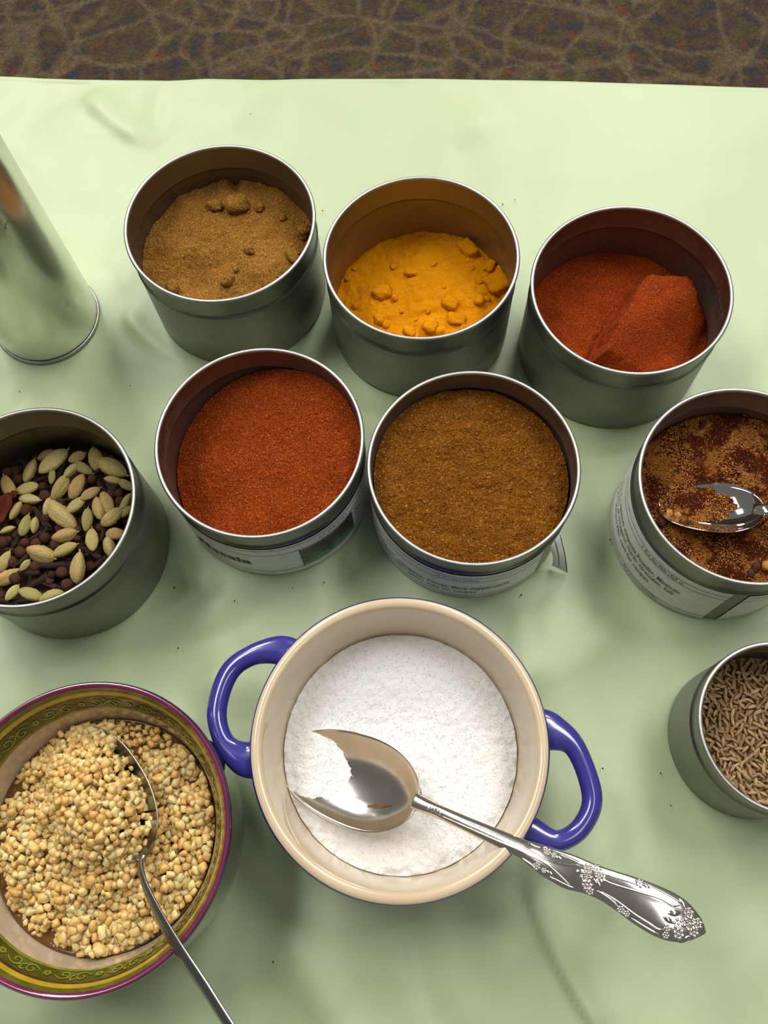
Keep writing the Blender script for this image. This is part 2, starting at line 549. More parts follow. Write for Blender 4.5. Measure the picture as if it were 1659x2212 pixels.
# ------------------------------------------------------------------ heaps of powder
def heap(name, cx, cy, rad, zfun, mat, zbot, n=170, label='', cat='powder', conform=0.0):
    g = np.linspace(-1, 1, n)
    A, B = np.meshgrid(g, g, indexing='ij')
    X = A * np.sqrt(1 - B * B / 2); Y = B * np.sqrt(1 - A * A / 2)
    X, Y = X * rad, Y * rad
    Z = zfun(X, Y)
    V = np.stack([X, Y, Z], -1).reshape(-1, 3)
    i, j = np.meshgrid(np.arange(n - 1), np.arange(n - 1), indexing='ij')
    Q = np.stack([i * n + j, (i + 1) * n + j, (i + 1) * n + j + 1, i * n + j + 1], -1).reshape(-1, 4)
    loop = [i * n for i in range(n)] + [(n - 1) * n + j for j in range(1, n)] + [i * n + n - 1 for i in range(n - 2, -1, -1)] + [j for j in range(n - 2, 0, -1)]
    loop = np.array(loop); m = len(loop); base = len(V)
    S = V[loop].copy(); S[:, 2] = zbot
    V = np.vstack([V, S, [[0, 0, zbot]]])
    l2 = np.roll(loop, -1); k = np.arange(m)
    Q2 = np.stack([l2, loop, base + k, base + (k + 1) % m], -1)
    Q = np.vstack([Q, Q2])
    me = fast_mesh(name, V, Q)
    o = obj(name, me, mat, None, (cx, cy, 0))
    tag(o, label, cat, kind='stuff')
    return o


def grain(X, Y, amp=0.00035, sc=900, seed=0):
    return 0.9 * amp * (perlin(X * sc * 0.4 + 3, Y * sc * 0.4 + 5) + np.abs(perlin(X * sc * 0.22 + 1, Y * sc * 0.22))) + amp * (perlin(X * sc + seed, Y * sc) + 0.6 * perlin(X * sc * 2 + 7, Y * sc * 2 + seed))


def sstep(a, b, x):
    t = np.clip((x - a) / (b - a), 0, 1)
    return t * t * (3 - 2 * t)


def local(k, px, py, z):
    p = unproj(px, py, z)
    return p[0] - TINS[k][0], p[1] - TINS[k][1]


def lump_mesh(name, seed, n1=10, n2=8, rough=0.25, box_=0.0):
    rs = np.random.default_rng(seed)
    f = rs.uniform(0, 50, 3)
    V = [(0, 0, 1.0)]
    for i in range(1, n2):
        ph = PI * i / n2
        for j in range(n1):
            th = 2 * PI * j / n1
            V.append((math.sin(ph) * math.cos(th), math.sin(ph) * math.sin(th), math.cos(ph)))
    V.append((0, 0, -1.0))
    V = np.array(V)
    if box_:
        e = np.abs(V).max(1)[:, None]
        V = V * (1 - box_) + V / e * box_ * 0.85
    r = 1 + rough * (perlin(V[:, 0] * 1.3 + f[0] + V[:, 2], V[:, 1] * 1.3 + f[1] - V[:, 2]) * 1.4 + 0.5 * perlin(V[:, 0] * 3 + f[2], V[:, 1] * 3 + V[:, 2] * 2))
    V = V * r[:, None]
    F = []
    for j in range(n1): F.append((0, 1 + j, 1 + (j + 1) % n1))
    for i in range(n2 - 2):
        for j in range(n1):
            a = 1 + i * n1 + j; b = 1 + i * n1 + (j + 1) % n1
            F.append((a, a + n1, b + n1, b))
    last = len(V) - 1; s = 1 + (n2 - 2) * n1
    for j in range(n1): F.append((s + j, last, s + (j + 1) % n1))
    return mesh_data(name, V, F)


LUMPS = {}


def lump_child(parent, k, px, py, z, size, mat, seed, box_=0.0, rot=None, rough=0.3):
    me = lump_mesh('lump', 100 + seed, 18, 13, rough, box_)
    co = np.array([v.co[:] for v in me.vertices]) * np.array(size)
    rt = np.random.default_rng(seed)
    co = co * (1 + 0.05 * rt.normal(size=(len(co), 1)))
    me.vertices.foreach_set('co', co.astype(np.float32).ravel()); me.update()
    x, y = local(k, px, py, z)
    o = obj('lump', me, mat, parent, (x, y, z))
    o.rotation_euler = rot or (random.uniform(-.3, .3), random.uniform(-.3, .3), random.uniform(0, 6))
    return o


PR = 0.9975
# --- tan ground coriander
M['cor'] = powder_mat('tan_powder', srgb(108, 70, 26), srgb(150, 104, 46), srgb(182, 134, 68), srgb(205, 160, 92), 1000, 0.05)
k = 'cor'; rb, ri = tin_radii(k); h = TINS[k][3]


def z_cor(X, Y):
    r = np.hypot(X, Y) / ri
    z = 0.0335 + 0.0055 * Y / ri - 0.001 * X / ri + 0.004 * (1 - r * r)
    z = z + 0.0012 * np.abs(perlin(X * 230, Y * 230)) + 0.0045 * perlin(X * 45 + 3, Y * 45) + 0.0016 * perlin(X * 120, Y * 120 + 9)
    z = z - 0.006 * np.exp(-((X + 0.020) ** 2 + (Y + 0.012) ** 2) / 0.016 ** 2)
    z = z - 0.005 * np.exp(-((X - 0.004) ** 2 / 0.003 ** 2 + (Y - 0.052) ** 2 / 0.008 ** 2))
    return z + grain(X, Y, 0.0004, 800)


cor = heap('coriander_powder', *TINS[k][:2], ri * PR, z_cor, M['cor'], 0.0018, 190, 'tan ground spice with soft lumps filling the tin beside the canister')


def put_lump(parent, k, zf, mat, px, py, size, seed, box_=0.0, lift=0.35, rough=0.3):
    z = float(zf(np.array([0.0]), np.array([0.0]))[0])
    for _ in range(6):
        x, y = local(k, px, py, z + size[2] * lift)
        z = float(zf(np.array([x]), np.array([y]))[0])
    return lump_child(parent, k, px, py, z + size[2] * lift, size, mat, seed, box_, rough=rough)


for (px, py, s, sd, bx) in [(510, 441, 0.0068, 1, .25), (465, 444, 0.0040, 2, 0), (492, 606, 0.0036, 3, 0), (510, 582, 0.0016, 4, 0),
                            (537, 540, 0.0028, 5, 0), (560, 448, 0.0028, 6, 0), (372, 622, 0.004, 3, .2), (636, 556, 0.0045, 2, .3),
                            (655, 500, 0.004, 5, 0), (574, 614, 0.002, 4, 0), (610, 470, 0.002, 1, 0)]:
    put_lump(cor, 'cor', z_cor, M['cor'], px, py, (s * 1.2, s * random.uniform(.9, 1.1), s * 0.85), sd, bx)

# --- yellow turmeric
M['tur'] = powder_mat('yellow_powder', srgb(190, 118, 2), srgb(214, 140, 4), srgb(226, 156, 14), srgb(226, 158, 20), 1300, 0.002, 0.0005)
k = 'tur'; rb, ri = tin_radii(k)


def z_tur(X, Y):
    r = np.hypot(X, Y) / ri
    z = 0.0165 + 0.0045 * X / ri + 0.0015 * Y / ri + 0.0045 * (1 - r * r)
    z = z + 0.004 * perlin(X * 40 + 13, Y * 40 + 2) + 0.0030 * np.abs(perlin(X * 110 + 4, Y * 110)) + 0.0012 * np.abs(perlin(X * 260 + 4, Y * 260))
    z = z + 0.003 * sstep(0.1, 0.35, perlin(X * 60 + 9, Y * 60 + 30)) * sstep(-0.01, 0.03, -Y)
    return z + grain(X, Y, 0.0002, 600)


tur = heap('turmeric_powder', *TINS['tur'][:2], ri * PR, z_tur, M['tur'], 0.0018, 180, 'bright yellow powder with caked chips in the middle back tin')
for (px, py, s, sd, bx) in [(1012, 538, 0.0068, 1, .85), (826, 632, 0.0062, 2, .6), (888, 588, 0.0040, 3, .1), (934, 571, 0.0026, 4, 0), (1075, 612, 0.0085, 5, .7),
                            (972, 655, 0.0055, 6, .7), (1036, 648, 0.0038, 1, .2), (850, 576, 0.0026, 2, .4), (838, 611, 0.0018, 3, 0), (853, 642, 0.0028, 4, .2),
                            (818, 688, 0.0042, 5, .2), (832, 700, 0.0036, 6, .3), (885, 716, 0.0042, 2, .3), (930, 704, 0.0060, 1, .5), (985, 690, 0.0060, 3, .7),
                            (1005, 712, 0.0035, 4, .4), (1058, 575, 0.0046, 5, .6), (1085, 582, 0.004, 6, .5), (1020, 578, 0.0018, 1, 0), (870, 672, 0.0018, 2, 0),
                            (925, 672, 0.0018, 4, 0), (752, 600, 0.0026, 3, .2), (764, 580, 0.002, 6, .2), (1035, 605, 0.003, 2, .6), (1052, 646, 0.0025, 3, 0), (770, 660, 0.003, 5, .3), (960, 620, 0.0015, 1, 0), (900, 690, 0.002, 2, 0)]:
    put_lump(tur, 'tur', z_tur, M['tur'], px, py, (s, s * random.uniform(.65, .9), s * 0.55), sd, bx, 0.22, 0.22)

# --- orange red paprika with the slab
M['pap'] = powder_mat('orange_red_powder', srgb(104, 34, 6), srgb(150, 58, 14), srgb(176, 76, 26), srgb(206, 110, 52), 1100, 0.03)
k = 'pap'; rb, ri = tin_radii(k)


def z_pap(X, Y):
    r = np.hypot(X, Y) / ri
    z = 0.0225 + 0.002 * Y / ri + 0.0020 * perlin(X * 50 + 23, Y * 50 + 2) + 0.0010 * perlin(X * 140, Y * 140)
    # slab: polygon half planes measured in the tin
    P = [local('pap', *p, 0.030) for p in ((1278, 772), (1300, 728), (1362, 618), (1392, 600), (1478, 604), (1500, 622), (1543, 700), (1480, 795), (1400, 815))]
    d = np.full(X.shape, 1e9)
    cxp = sum(p[0] for p in P) / len(P); cyp = sum(p[1] for p in P) / len(P)
    for i in range(len(P)):
        ax, ay = P[i]; bx, by = P[(i + 1) % len(P)]
        nx, ny = -(by - ay), (bx - ax); L = math.hypot(nx, ny); nx /= L; ny /= L
        if (cxp - ax) * nx + (cyp - ay) * ny < 0: nx, ny = -nx, -ny
        d = np.minimum(d, (X - ax) * nx + (Y - ay) * ny)
    d = d + 0.0016 * perlin(X * 130 + 5, Y * 130) + 0.0008 * perlin(X * 300, Y * 300)
    top = 0.0385 + 0.10 * (Y + 0.01) + 0.004 * perlin(X * 38 + 3.3, Y * 38 + 8.7) - 0.012 * sstep(0.0, 0.03, -(Y + 0.004 - 0.35 * X))
    slab = z + (top - z) * sstep(-0.0012, 0.0070, d)
    slab = np.maximum(z, slab)
    slab = slab - 0.0045 * np.exp(-((d + 0.0018) / 0.0018) ** 2) * sstep(0.012, -0.03, X)
    return slab + grain(X, Y, 0.0003, 900)


pap = heap('paprika_powder', *TINS['pap'][:2], ri * PR, z_pap, M['pap'], 0.0018, 220, 'orange red powder with a big caked slab in the right back tin')
# --- red masala
M['mas'] = powder_mat('coarse_red_powder', srgb(92, 30, 4), srgb(148, 60, 14), srgb(172, 80, 28), srgb(200, 112, 56), 900, 0.05, 0.0010)
k = 'mas'; rb, ri = tin_radii(k)


def z_mas(X, Y):
    h = TINS['mas'][3]
    t = (X * math.cos(0.42) + Y * math.sin(0.42)) / ri
    z = h * (0.585 + 0.22 * t)
    z = np.maximum(z, h * 0.37 + 0.002 * perlin(X * 60, Y * 60))
    z = z + 0.0015 * perlin(X * 40 + 33, Y * 40 + 2) - 0.006 * np.exp(-((X + 0.038) ** 2 + (Y + 0.022) ** 2) / 0.014 ** 2)
    return np.minimum(z, h * 0.86) + grain(X, Y, 0.0005, 700)


mas = heap('masala_powder', *TINS['mas'][:2], ri * PR - 0.0006, z_mas, M['mas'], 0.0018, 220, 'coarse brick red powder sloping up to the right in the Masala tin')
# --- brown garam masala
M['gar'] = powder_mat('brown_powder', srgb(80, 44, 6), srgb(126, 76, 16), srgb(152, 98, 30), srgb(190, 136, 62), 800, 0.05, 0.0012)
k = 'gar'; rb, ri = tin_radii(k)


def z_gar(X, Y):
    h = TINS['gar'][3]
    z = h * (0.72 - 0.07 * X / ri + 0.02 * Y / ri) + 0.0018 * perlin(X * 50 + 33, Y * 50 + 12) + 0.0014 * perlin(X * 150 + 3, Y * 150) + 0.0012 * np.abs(perlin(X * 300 + 3, Y * 300))
    return np.minimum(z, h * 0.9) + grain(X, Y, 0.0006, 600)


gar = heap('spice_mix_powder', *TINS['gar'][:2], ri * PR - 0.0013, z_gar, M['gar'], 0.0018, 220, 'brown ground spice mix nearly filling the tin above the salt pot')
# --- speckled chipotle blend
M['chi'] = powder_mat('dark_red_granules', srgb(40, 12, 2), srgb(78, 30, 6), srgb(112, 50, 14), srgb(190, 120, 60), 900, 0.05, 0.0012, srgb(172, 110, 42))
k = 'chi'; rb, ri = tin_radii(k)


def z_chi(X, Y):
    h = TINS['chi'][3]
    z = h * (0.62 + 0.05 * X / ri) + 0.0015 * perlin(X * 45 + 3, Y * 45 + 12) + 0.001 * perlin(X * 150 + 3, Y * 150)
    return np.minimum(z, h * 0.86) + grain(X, Y, 0.0006, 600)


chi = heap('chipotle_seasoning', *TINS['chi'][:2], ri * PR - 0.0006, z_chi, M['chi'], 0.0018, 200, 'speckled tan and dark red seasoning under the chrome spoon')


def granules(name, parent, zf, rad, count, smin, smax, mat, mask=None, seed=1, kind='stuff', label=None):
    """loose grains lying on a heap, too small to pick apart: one part"""
    rs = np.random.default_rng(seed)
    base = np.array([(1, 0, 0), (-1, 0, 0), (0, 1, 0), (0, -1, 0), (0, 0, 1), (0, 0, -1)], float)
    fc = np.array([(0, 2, 4), (2, 1, 4), (1, 3, 4), (3, 0, 4), (2, 0, 5), (1, 2, 5), (3, 1, 5), (0, 3, 5)])
    r = rad * np.sqrt(rs.uniform(0, 1, count * 3)); a = rs.uniform(0, 2 * PI, count * 3)
    x, y = r * np.cos(a), r * np.sin(a)
    if mask is not None:
        keep = rs.uniform(0, 1, len(x)) < mask(x, y); x, y = x[keep], y[keep]
    x, y = x[:count], y[:count]; n = len(x)
    s = rs.uniform(smin, smax, n)
    z = zf(x, y) + s * 0.35
    ang = rs.uniform(0, 2 * PI, (n, 2))
    B = base[None] * (1 + rs.uniform(-.35, .35, (n, 6, 1)))
    ca, sa = np.cos(ang[:, 0])[:, None], np.sin(ang[:, 0])[:, None]
    Bx = B[..., 0] * ca - B[..., 1] * sa; By = B[..., 0] * sa + B[..., 1] * ca
    cb, sb = np.cos(ang[:, 1])[:, None], np.sin(ang[:, 1])[:, None]
    Bz = B[..., 2] * cb - By * sb; By2 = B[..., 2] * sb + By * cb
    V = np.stack([Bx * s[:, None] + x[:, None], By2 * s[:, None] + y[:, None], Bz * s[:, None] + z[:, None]], -1).reshape(-1, 3)
    F = (fc[None] + (np.arange(n) * 6)[:, None, None]).reshape(-1, 3)
    o = obj(name, fast_mesh(name, V, F, False), mat, parent)
    tag(o, label, kind=kind)
    return o


M['tan_grain'] = plain('tan_granule', srgb(186, 126, 56), 0.8, 0, 0.25, 500)
M['dark_grain'] = plain('dark_granule', srgb(70, 26, 6), 0.8, 0, 0.2, 500)
M['red_fleck'] = plain('red_fleck', srgb(170, 78, 34), 0.8, 0, 0.25, 500)
M['straw_fleck'] = plain('straw_fleck', srgb(184, 138, 72), 0.8, 0, 0.2, 500)
M['ochre_fleck'] = plain('ochre_fleck', srgb(164, 106, 36), 0.8, 0, 0.2, 500)
granules('tan_granules', chi, z_chi, 0.0485, 6500, 0.00022, 0.00045, M['tan_grain'],
         lambda x, y: np.clip(0.15 + 6 * perlin(x * 75 + 5, y * 75 + 11) - 8 * x, 0.03, 1), 3, label='tan granules in patches')
granules('dark_granules', chi, z_chi, 0.0485, 3200, 0.00022, 0.00045, M['dark_grain'], None, 4, label='dark red granules')
granules('red_flecks', mas, z_mas, 0.0485, 1600, 0.00016, 0.0003, M['red_fleck'], None, 5, label='pale red flecks')
granules('straw_flecks', cor, z_cor, 0.049, 1100, 0.0002, 0.00036, M['straw_fleck'], None, 6, label='straw coloured flecks')
granules('ochre_flecks', gar, z_gar, 0.048, 1500, 0.00018, 0.00034, M['ochre_fleck'], None, 7, label='ochre flecks')
granules('orange_flecks', pap, z_pap, 0.049, 900, 0.0002, 0.00032, M['red_fleck'], None, 8, label='paler orange flecks')
for (px, py, s) in ((1520, 915, 0.002), (1430, 1128, 0.003), (1632, 1226, 0.0026), (1622, 1238, 0.0022), (1608, 893, 0.0022), (1515, 922, 0.0015)):
    o = put_lump(chi, 'chi', z_chi, M['dark_grain'], px, py, (s, s * .8, s * .7), int(px), 0.1, 0.3)
for (px, py, s) in ((1446, 1108, 0.0022), (1464, 1112, 0.0018), (1655, 1222, 0.0025), (1440, 1118, 0.0016)):
    put_lump(chi, 'chi', z_chi, M['tan_grain'], px, py, (s, s * .8, s * .7), int(px), 0.1, 0.3)


# ------------------------------------------------------------------ paper labels on the tins
def wrap(name, k, rects, mat, parent, lift=0.0004, step=2.0):
    """patches (angle0, angle1, z0, z1[, slant]) lying on the tin's side"""
    rb, _ = tin_radii(k); r = rb + lift
    V, F = [], []
    for rc in rects:
        a0, a1, z0, z1 = rc[:4]; sl = rc[4] if len(rc) > 4 else 0.0
        n = max(2, int(abs(a1 - a0) / step) + 1); b = len(V)
        for i in range(n):
            f = i / (n - 1); a = a0 + (a1 - a0) * f
            for z, s_ in ((z0, -sl), (z1, sl)):
                aa = math.radians(a + s_)
                V.append((r * math.cos(aa), r * math.sin(aa), z))
        for i in range(n - 1):
            F.append((b + 2 * i, b + 2 * i + 2, b + 2 * i + 3, b + 2 * i + 1))
    return obj(name, mesh_data(name, V, F), mat, parent)


def text_on(k, s, a_start, a_end, zbase, size, parent, bold=0.0, shear=0.0, name='lettering', squash=None):
    cu = bpy.data.curves.new('text', 'FONT'); cu.body = s; cu.size = 1.0; cu.offset = bold; cu.shear = shear
    cu.resolution_u = 2
    to = bpy.data.objects.new('text', cu); COL.objects.link(to)
    dg = bpy.context.evaluated_depsgraph_get()
    me0 = to.evaluated_get(dg).to_mesh()
    co = np.array([v.co[:] for v in me0.vertices]); fs = [tuple(p.vertices) for p in me0.polygons]
    to.evaluated_get(dg).to_mesh_clear()
    bpy.data.objects.remove(to); bpy.data.curves.remove(cu)
    wx = co[:, 0].max() - co[:, 0].min(); x = (co[:, 0] - co[:, 0].min()) / wx
    rb, _ = tin_radii(k); r = rb + 0.0008
    a = np.radians(a_start + (a_end - a_start) * x)
    V = np.stack([r * np.cos(a), r * np.sin(a), zbase + co[:, 1] * size], -1)
    return obj(name, mesh_data(name, V, fs, False), M['ink'], parent)


def dashes(k, a0, a1, z, hgt, seed, parent, name='small_print', mat=None):
    """print too blurred to read: a row of short marks"""
    rs = random.Random(seed); rc = []; a = a0
    while a < a1:
        w = rs.uniform(0.5, 1.0); zz = z + rs.uniform(-0.1, 0.3) * hgt
        rc.append((a, min(a + w, a1), zz, zz + hgt * rs.uniform(0.4, 0.9)))
        a += w + rs.uniform(0.3, 0.8) + (1.2 if rs.random() < 0.15 else 0)
    o = wrap(name, k, rc, mat or M['line'], parent, 0.0008, 5)
    o['kind'] = 'stuff'
    return o


def label_base(k, a0, a1, z0, z1, lines, sl=0.0):
    lb = wrap('label', k, [(a0, a1, z0, z1, sl)], M['paper'], ROOT[k], 0.0004, 2)
    for z in lines:
        t = sl * (2 * (z - z0) / (z1 - z0) - 1)
        wrap('printed_line', k, [(a0 + 0.4 + t, a1 - 0.4 + t, z - 0.00022, z + 0.00022)], M['line'], lb, 0.0007, 2)
    return lb


def photo_mat():
    t = NT('printed_picture')
    n = t.noise(160, 3, 0.7)
    sx = t.n('ShaderNodeSeparateXYZ'); t.l(t.co(), sx.inputs[0])
    mr = t.n('ShaderNodeMapRange'); t.l(sx.outputs[2], mr.inputs[0])
    mr.inputs[1].default_value = 0.008; mr.inputs[2].default_value = 0.032; mr.inputs[3].default_value = 0.42; mr.inputs[4].default_value = -0.25
    ad = t.n('ShaderNodeMath', operation='ADD'); t.l(mr.outputs[0], ad.inputs[0]); t.l(n.outputs['Fac'], ad.inputs[1])
    c = t.ramp(ad.outputs[0], [(0.42, srgb(34, 34, 26)), (0.56, srgb(40, 46, 30)), (0.68, srgb(52, 92, 54)), (0.82, srgb(92, 140, 96))])
    n2 = t.noise(90, 2)
    c = t.mix(t.ramp(n2.outputs['Fac'], [(0.60, (0, 0, 0, 1)), (0.68, (0.7, 0.7, 0.7, 1))]), c, srgb(108, 58, 40))
    t.color(c); t.set(Roughness=0.4)
    return t.m


lb = label_base('mas', -152, 20, 0.0008, 0.0435, (0.0410, 0.0335, 0.0072))
text_on('mas', 'Masala', -138.5, -103.4, 0.0190, 0.0098, lb, 0.022)
dashes('mas', -136, -118, 0.0125, 0.0026, 4, lb)
wrap('picture', 'mas', [(-74, -36.8, 0.0085, 0.0318)], photo_mat(), lb, 0.0008)
wrap('printed_line', 'mas', [(-74.6, -74.0, 0.0072, 0.0335)], M['ink'], lb, 0.0009)
for i in range(6): dashes('mas', -34, -12, 0.0105 + i * 0.0034, 0.0016, 20 + i, lb)
dashes('mas', -62, -40, 0.0365, 0.002, 40, lb)

lb = label_base('gar', -196, -53.5, 0.0004, 0.0405, (0.0365, 0.0300, 0.0066, 0.0026))
text_on('gar', 'Cinnamon, Cloves, Black Peppercorns', -141.5, -73.4, 0.0168, 0.0052, lb, 0.012)
text_on('gar', 'com for recipes', -121, -92, 0.0108, 0.0050, lb, 0.010)
dashes('gar', -158, -123, 0.0112, 0.0026, 51, lb)
dashes('gar', -170, -144, 0.0172, 0.0026, 52, lb)
dashes('gar', -116, -92, 0.0325, 0.0018, 53, lb)
dashes('gar', -112, -96, 0.0038, 0.0016, 54, lb)

lb = label_base('chi', -222, -103.6, 0.0008, 0.0492, (0.0440, 0.0392, 0.0066, 0.0030), 0.6)
text_on('chi', 'Chipotle Powder, Mexican', -174, -126, 0.0272, 0.0052, lb, 0.008)
text_on('chi', 'Oregano, Garlic Granules, Salt', -184, -127.6, 0.0218, 0.0050, lb, 0.008)
text_on('chi', 'com for recipes', -172, -142.6, 0.0155, 0.0050, lb, 0.008)
dashes('chi', -206, -175.5, 0.0278, 0.0028, 61, lb)
dashes('chi', -206, -186, 0.0222, 0.0028, 62, lb)
dashes('chi', -206, -174, 0.0160, 0.0028, 63, lb)
dashes('chi', -158, -128, 0.0405, 0.0022, 64, lb)
dashes('chi', -160, -132, 0.0045, 0.0014, 65, lb)
label_base('chi', -94.6, -30, 0.0008, 0.0475, (0.0435, 0.0385, 0.0066, 0.0030), 0.8)
# torn flap of paper standing off the side of the brown tin
fr = ROOT['gar']; rb, _ = tin_radii('gar')


def flap():
    n, m = 10, 5
    O = np.array([TINS['gar'][0], TINS['gar'][1], 0])
    TL, TR = unproj(1189, 1180, 0.030) - O, unproj(1211, 1150, 0.030) - O
    BL, BR = unproj(1192, 1222, 0.0022) - O, unproj(1227, 1239, 0.0012) - O
    def at(f, g, lift=0.0):
        p = (TL * (1 - g) + TR * g) * (1 - f) + (BL * (1 - g) + BR * g) * f
        return p + np.array([0.0008 * math.sin(PI * f), -0.0012 * math.sin(PI * f), 0.0008 * math.sin(PI * g) + lift])
    V = [at(i / (n - 1), j / (m - 1)) for i in range(n) for j in range(m)]
    F = [(i * m + j, (i + 1) * m + j, (i + 1) * m + j + 1, i * m + j + 1) for i in range(n - 1) for j in range(m - 1)]
    o = obj('label_flap', mesh_data('label_flap', V, F), M['paper'], fr)
    s = o.modifiers.new('thick', 'SOLIDIFY'); s.thickness = 0.0002
    tag(o, 'torn white paper flap with thin printed lines')
    for g0 in (0.40, 0.90):
        obj('printed_line', tube('printed_line', [at(f, g0, 0.0002) for f in np.linspace(0.02, 0.97, 10)], 0.0002, 5), M['ink'], o)


flap()


# ------------------------------------------------------------------ canister at the left edge
def canister():
    t = NT('scratched_tin')
    n = t.noise(30, 4)
    c = t.ramp(n.outputs['Fac'], [(0.3, (0.66, 0.67, 0.59, 1)), (0.7, (0.78, 0.79, 0.70, 1))])
    sp = t.noise(150, 3, 0.7, dist=0.6)
    c = t.mix(t.ramp(sp.outputs['Fac'], [(0.69, (0, 0, 0, 1)), (0.74, (0.75, 0.75, 0.75, 1))]), c, (0.07, 0.06, 0.04, 1))
    t.color(c); t.set(Metallic=0.95, Roughness=0.22)
    R = 0.0318; h = 0.20
    root = thing('canister', 'tall plain scratched metal canister at the left edge', 'canister', (*SHAKER, 0))
    obj('body', lathe('body', [(0.0005, 0.0012), (R - 0.0012, 0.0012), (R - 0.0002, 0.0030), (R, 0.0045), (R, h * 0.5), (R, h - 0.004), (R - 0.001, h - 0.001), (R - 0.004, h), (0.0005, h)], 128), t.m, root)
    obj('base_bead', lathe('base_bead', ring_prof(R + 0.0001, 0.0013, 0.0010, 0.0012), 128, True), M['rim'], root)
    obj('top_bead', lathe('top_bead', ring_prof(R - 0.0005, h - 0.001, 0.0010), 128, True), M['rim'], root)


canister()


# ------------------------------------------------------------------ blue pot of salt
def pot():
    root = thing('mini_casserole', 'small round blue enamel pot with two loop handles and cream inside', 'pot', (*POT, 0))
    zt = 0.062
    outp = [(0.0005, 0.0012), (0.046, 0.0012), (0.048, 0.0), (0.052, 0.0), (0.0565, 0.0012), (0.0605, 0.005), (0.0628, 0.012), (0.0645, 0.03), (0.0655, 0.050), (0.0664, 0.0565), (0.0669, 0.0585), (0.0668, 0.0602), (0.0660, 0.0612)]
    obj('body', lathe('body', outp, 160), M['blue'], root)
    inn = [(0.0660, 0.0612), (0.0652, 0.0618), (0.0640, zt), (0.0625, 0.0618), (0.0615, 0.0609), (0.0610, 0.0595), (0.0607, 0.0578), (0.0600, 0.055), (0.0588, 0.045), (0.0574, 0.030), (0.0555, 0.014), (0.050, 0.0068), (0.042, 0.005), (0.0005, 0.005)]
    obj('lining', lathe('lining', inn, 160), M['cream'], root)
    for path, wd in (([(-0.0490, 0.0880), (-0.0560, 0.0915), (-0.0690, 0.0900), (-0.0798, 0.0825), (-0.0856, 0.0655), (-0.0823, 0.0510), (-0.0735, 0.0432), (-0.0645, 0.0430)],
                      [0.0085, 0.0070, 0.0050, 0.0048, 0.0047, 0.0048, 0.0078, 0.0105]),
                     ([(0.0600, 0.0445), (0.0675, 0.0425), (0.0768, 0.0345), (0.0808, 0.0136), (0.0740, 0.0012), (0.0630, -0.0036), (0.0530, 0.0010), (0.0475, 0.0050)],
                      [0.0105, 0.0085, 0.0050, 0.0046, 0.0044, 0.0046, 0.0060, 0.0070])):
        rows = smooth_path([(x - POT[0], y - POT[1], 0.0505, w) for (x, y), w in zip(path, wd)], 56)
        P = rows[:, :3]
        hd = tube('handle', P, rows[:, 3], 20, 1.0)
        co = np.array([v.co[:] for v in hd.vertices])
        co[:, 2] = 0.0505 + np.clip(co[:, 2] - 0.0505, -1, 1) * 0.0042 / np.maximum(np.repeat(rows[:, 3], 20), 0.001)
        hd.vertices.foreach_set('co', co.astype(np.float32).ravel()); hd.update()
        obj('handle', hd, M['blue'], root)
    return root


pot_o = pot()
ts = NT('white_salt')
ns = ts.noise(1500, 3, 0.8)
ts.color(ts.ramp(ns.outputs['Fac'], [(0.25, (0.78, 0.785, 0.79, 1)), (0.6, (0.90, 0.91, 0.915, 1))]))
ts.set(Roughness=0.6, Subsurface_Weight=0.25, Subsurface_Scale=0.002)
ts.b.inputs['Subsurface Radius'].default_value = (1, 1, 1)
ts.bump(ns.outputs['Fac'], 0.55, 0.0006)
M['salt'] = ts.m


def z_salt(X, Y):
    r = np.hypot(X, Y)
    z = 0.0262 + 0.0012 * perlin(X * 40 + 3, Y * 40 + 8) + 0.0016 * Y / 0.05
    edge = sstep(0.049, 0.0562, r)
    z = z - edge * (0.0006 + 0.0030 * np.clip(perlin(X * 170 + 9, Y * 170), 0, 1) * (0.5 + sstep(0.01, -0.04, Y)))
    return z + grain(X, Y, 0.00035, 700) + 0.0007 * perlin(X * 260 + 2, Y * 260)


salt = heap('salt', *POT, 0.0562, z_salt, M['salt'], 0.0055, 220, 'white granular salt filling the blue pot', 'salt')
granules('salt_grains', salt, z_salt, 0.0558, 3500, 0.0002, 0.0004, M['salt'], None, 21, label='loose salt grains')


# ------------------------------------------------------------------ spoons
def frame_spoon(neck, tip, roll=0.0):
    A = tip - neck; L = np.linalg.norm(A); A = A / L
    B = np.cross(np.array([0, 0, 1.0]), A); B /= np.linalg.norm(B)
    C = np.cross(A, B)
    c, s = math.cos(roll), math.sin(roll)
    return A, c * B + s * C, -s * B + c * C, L


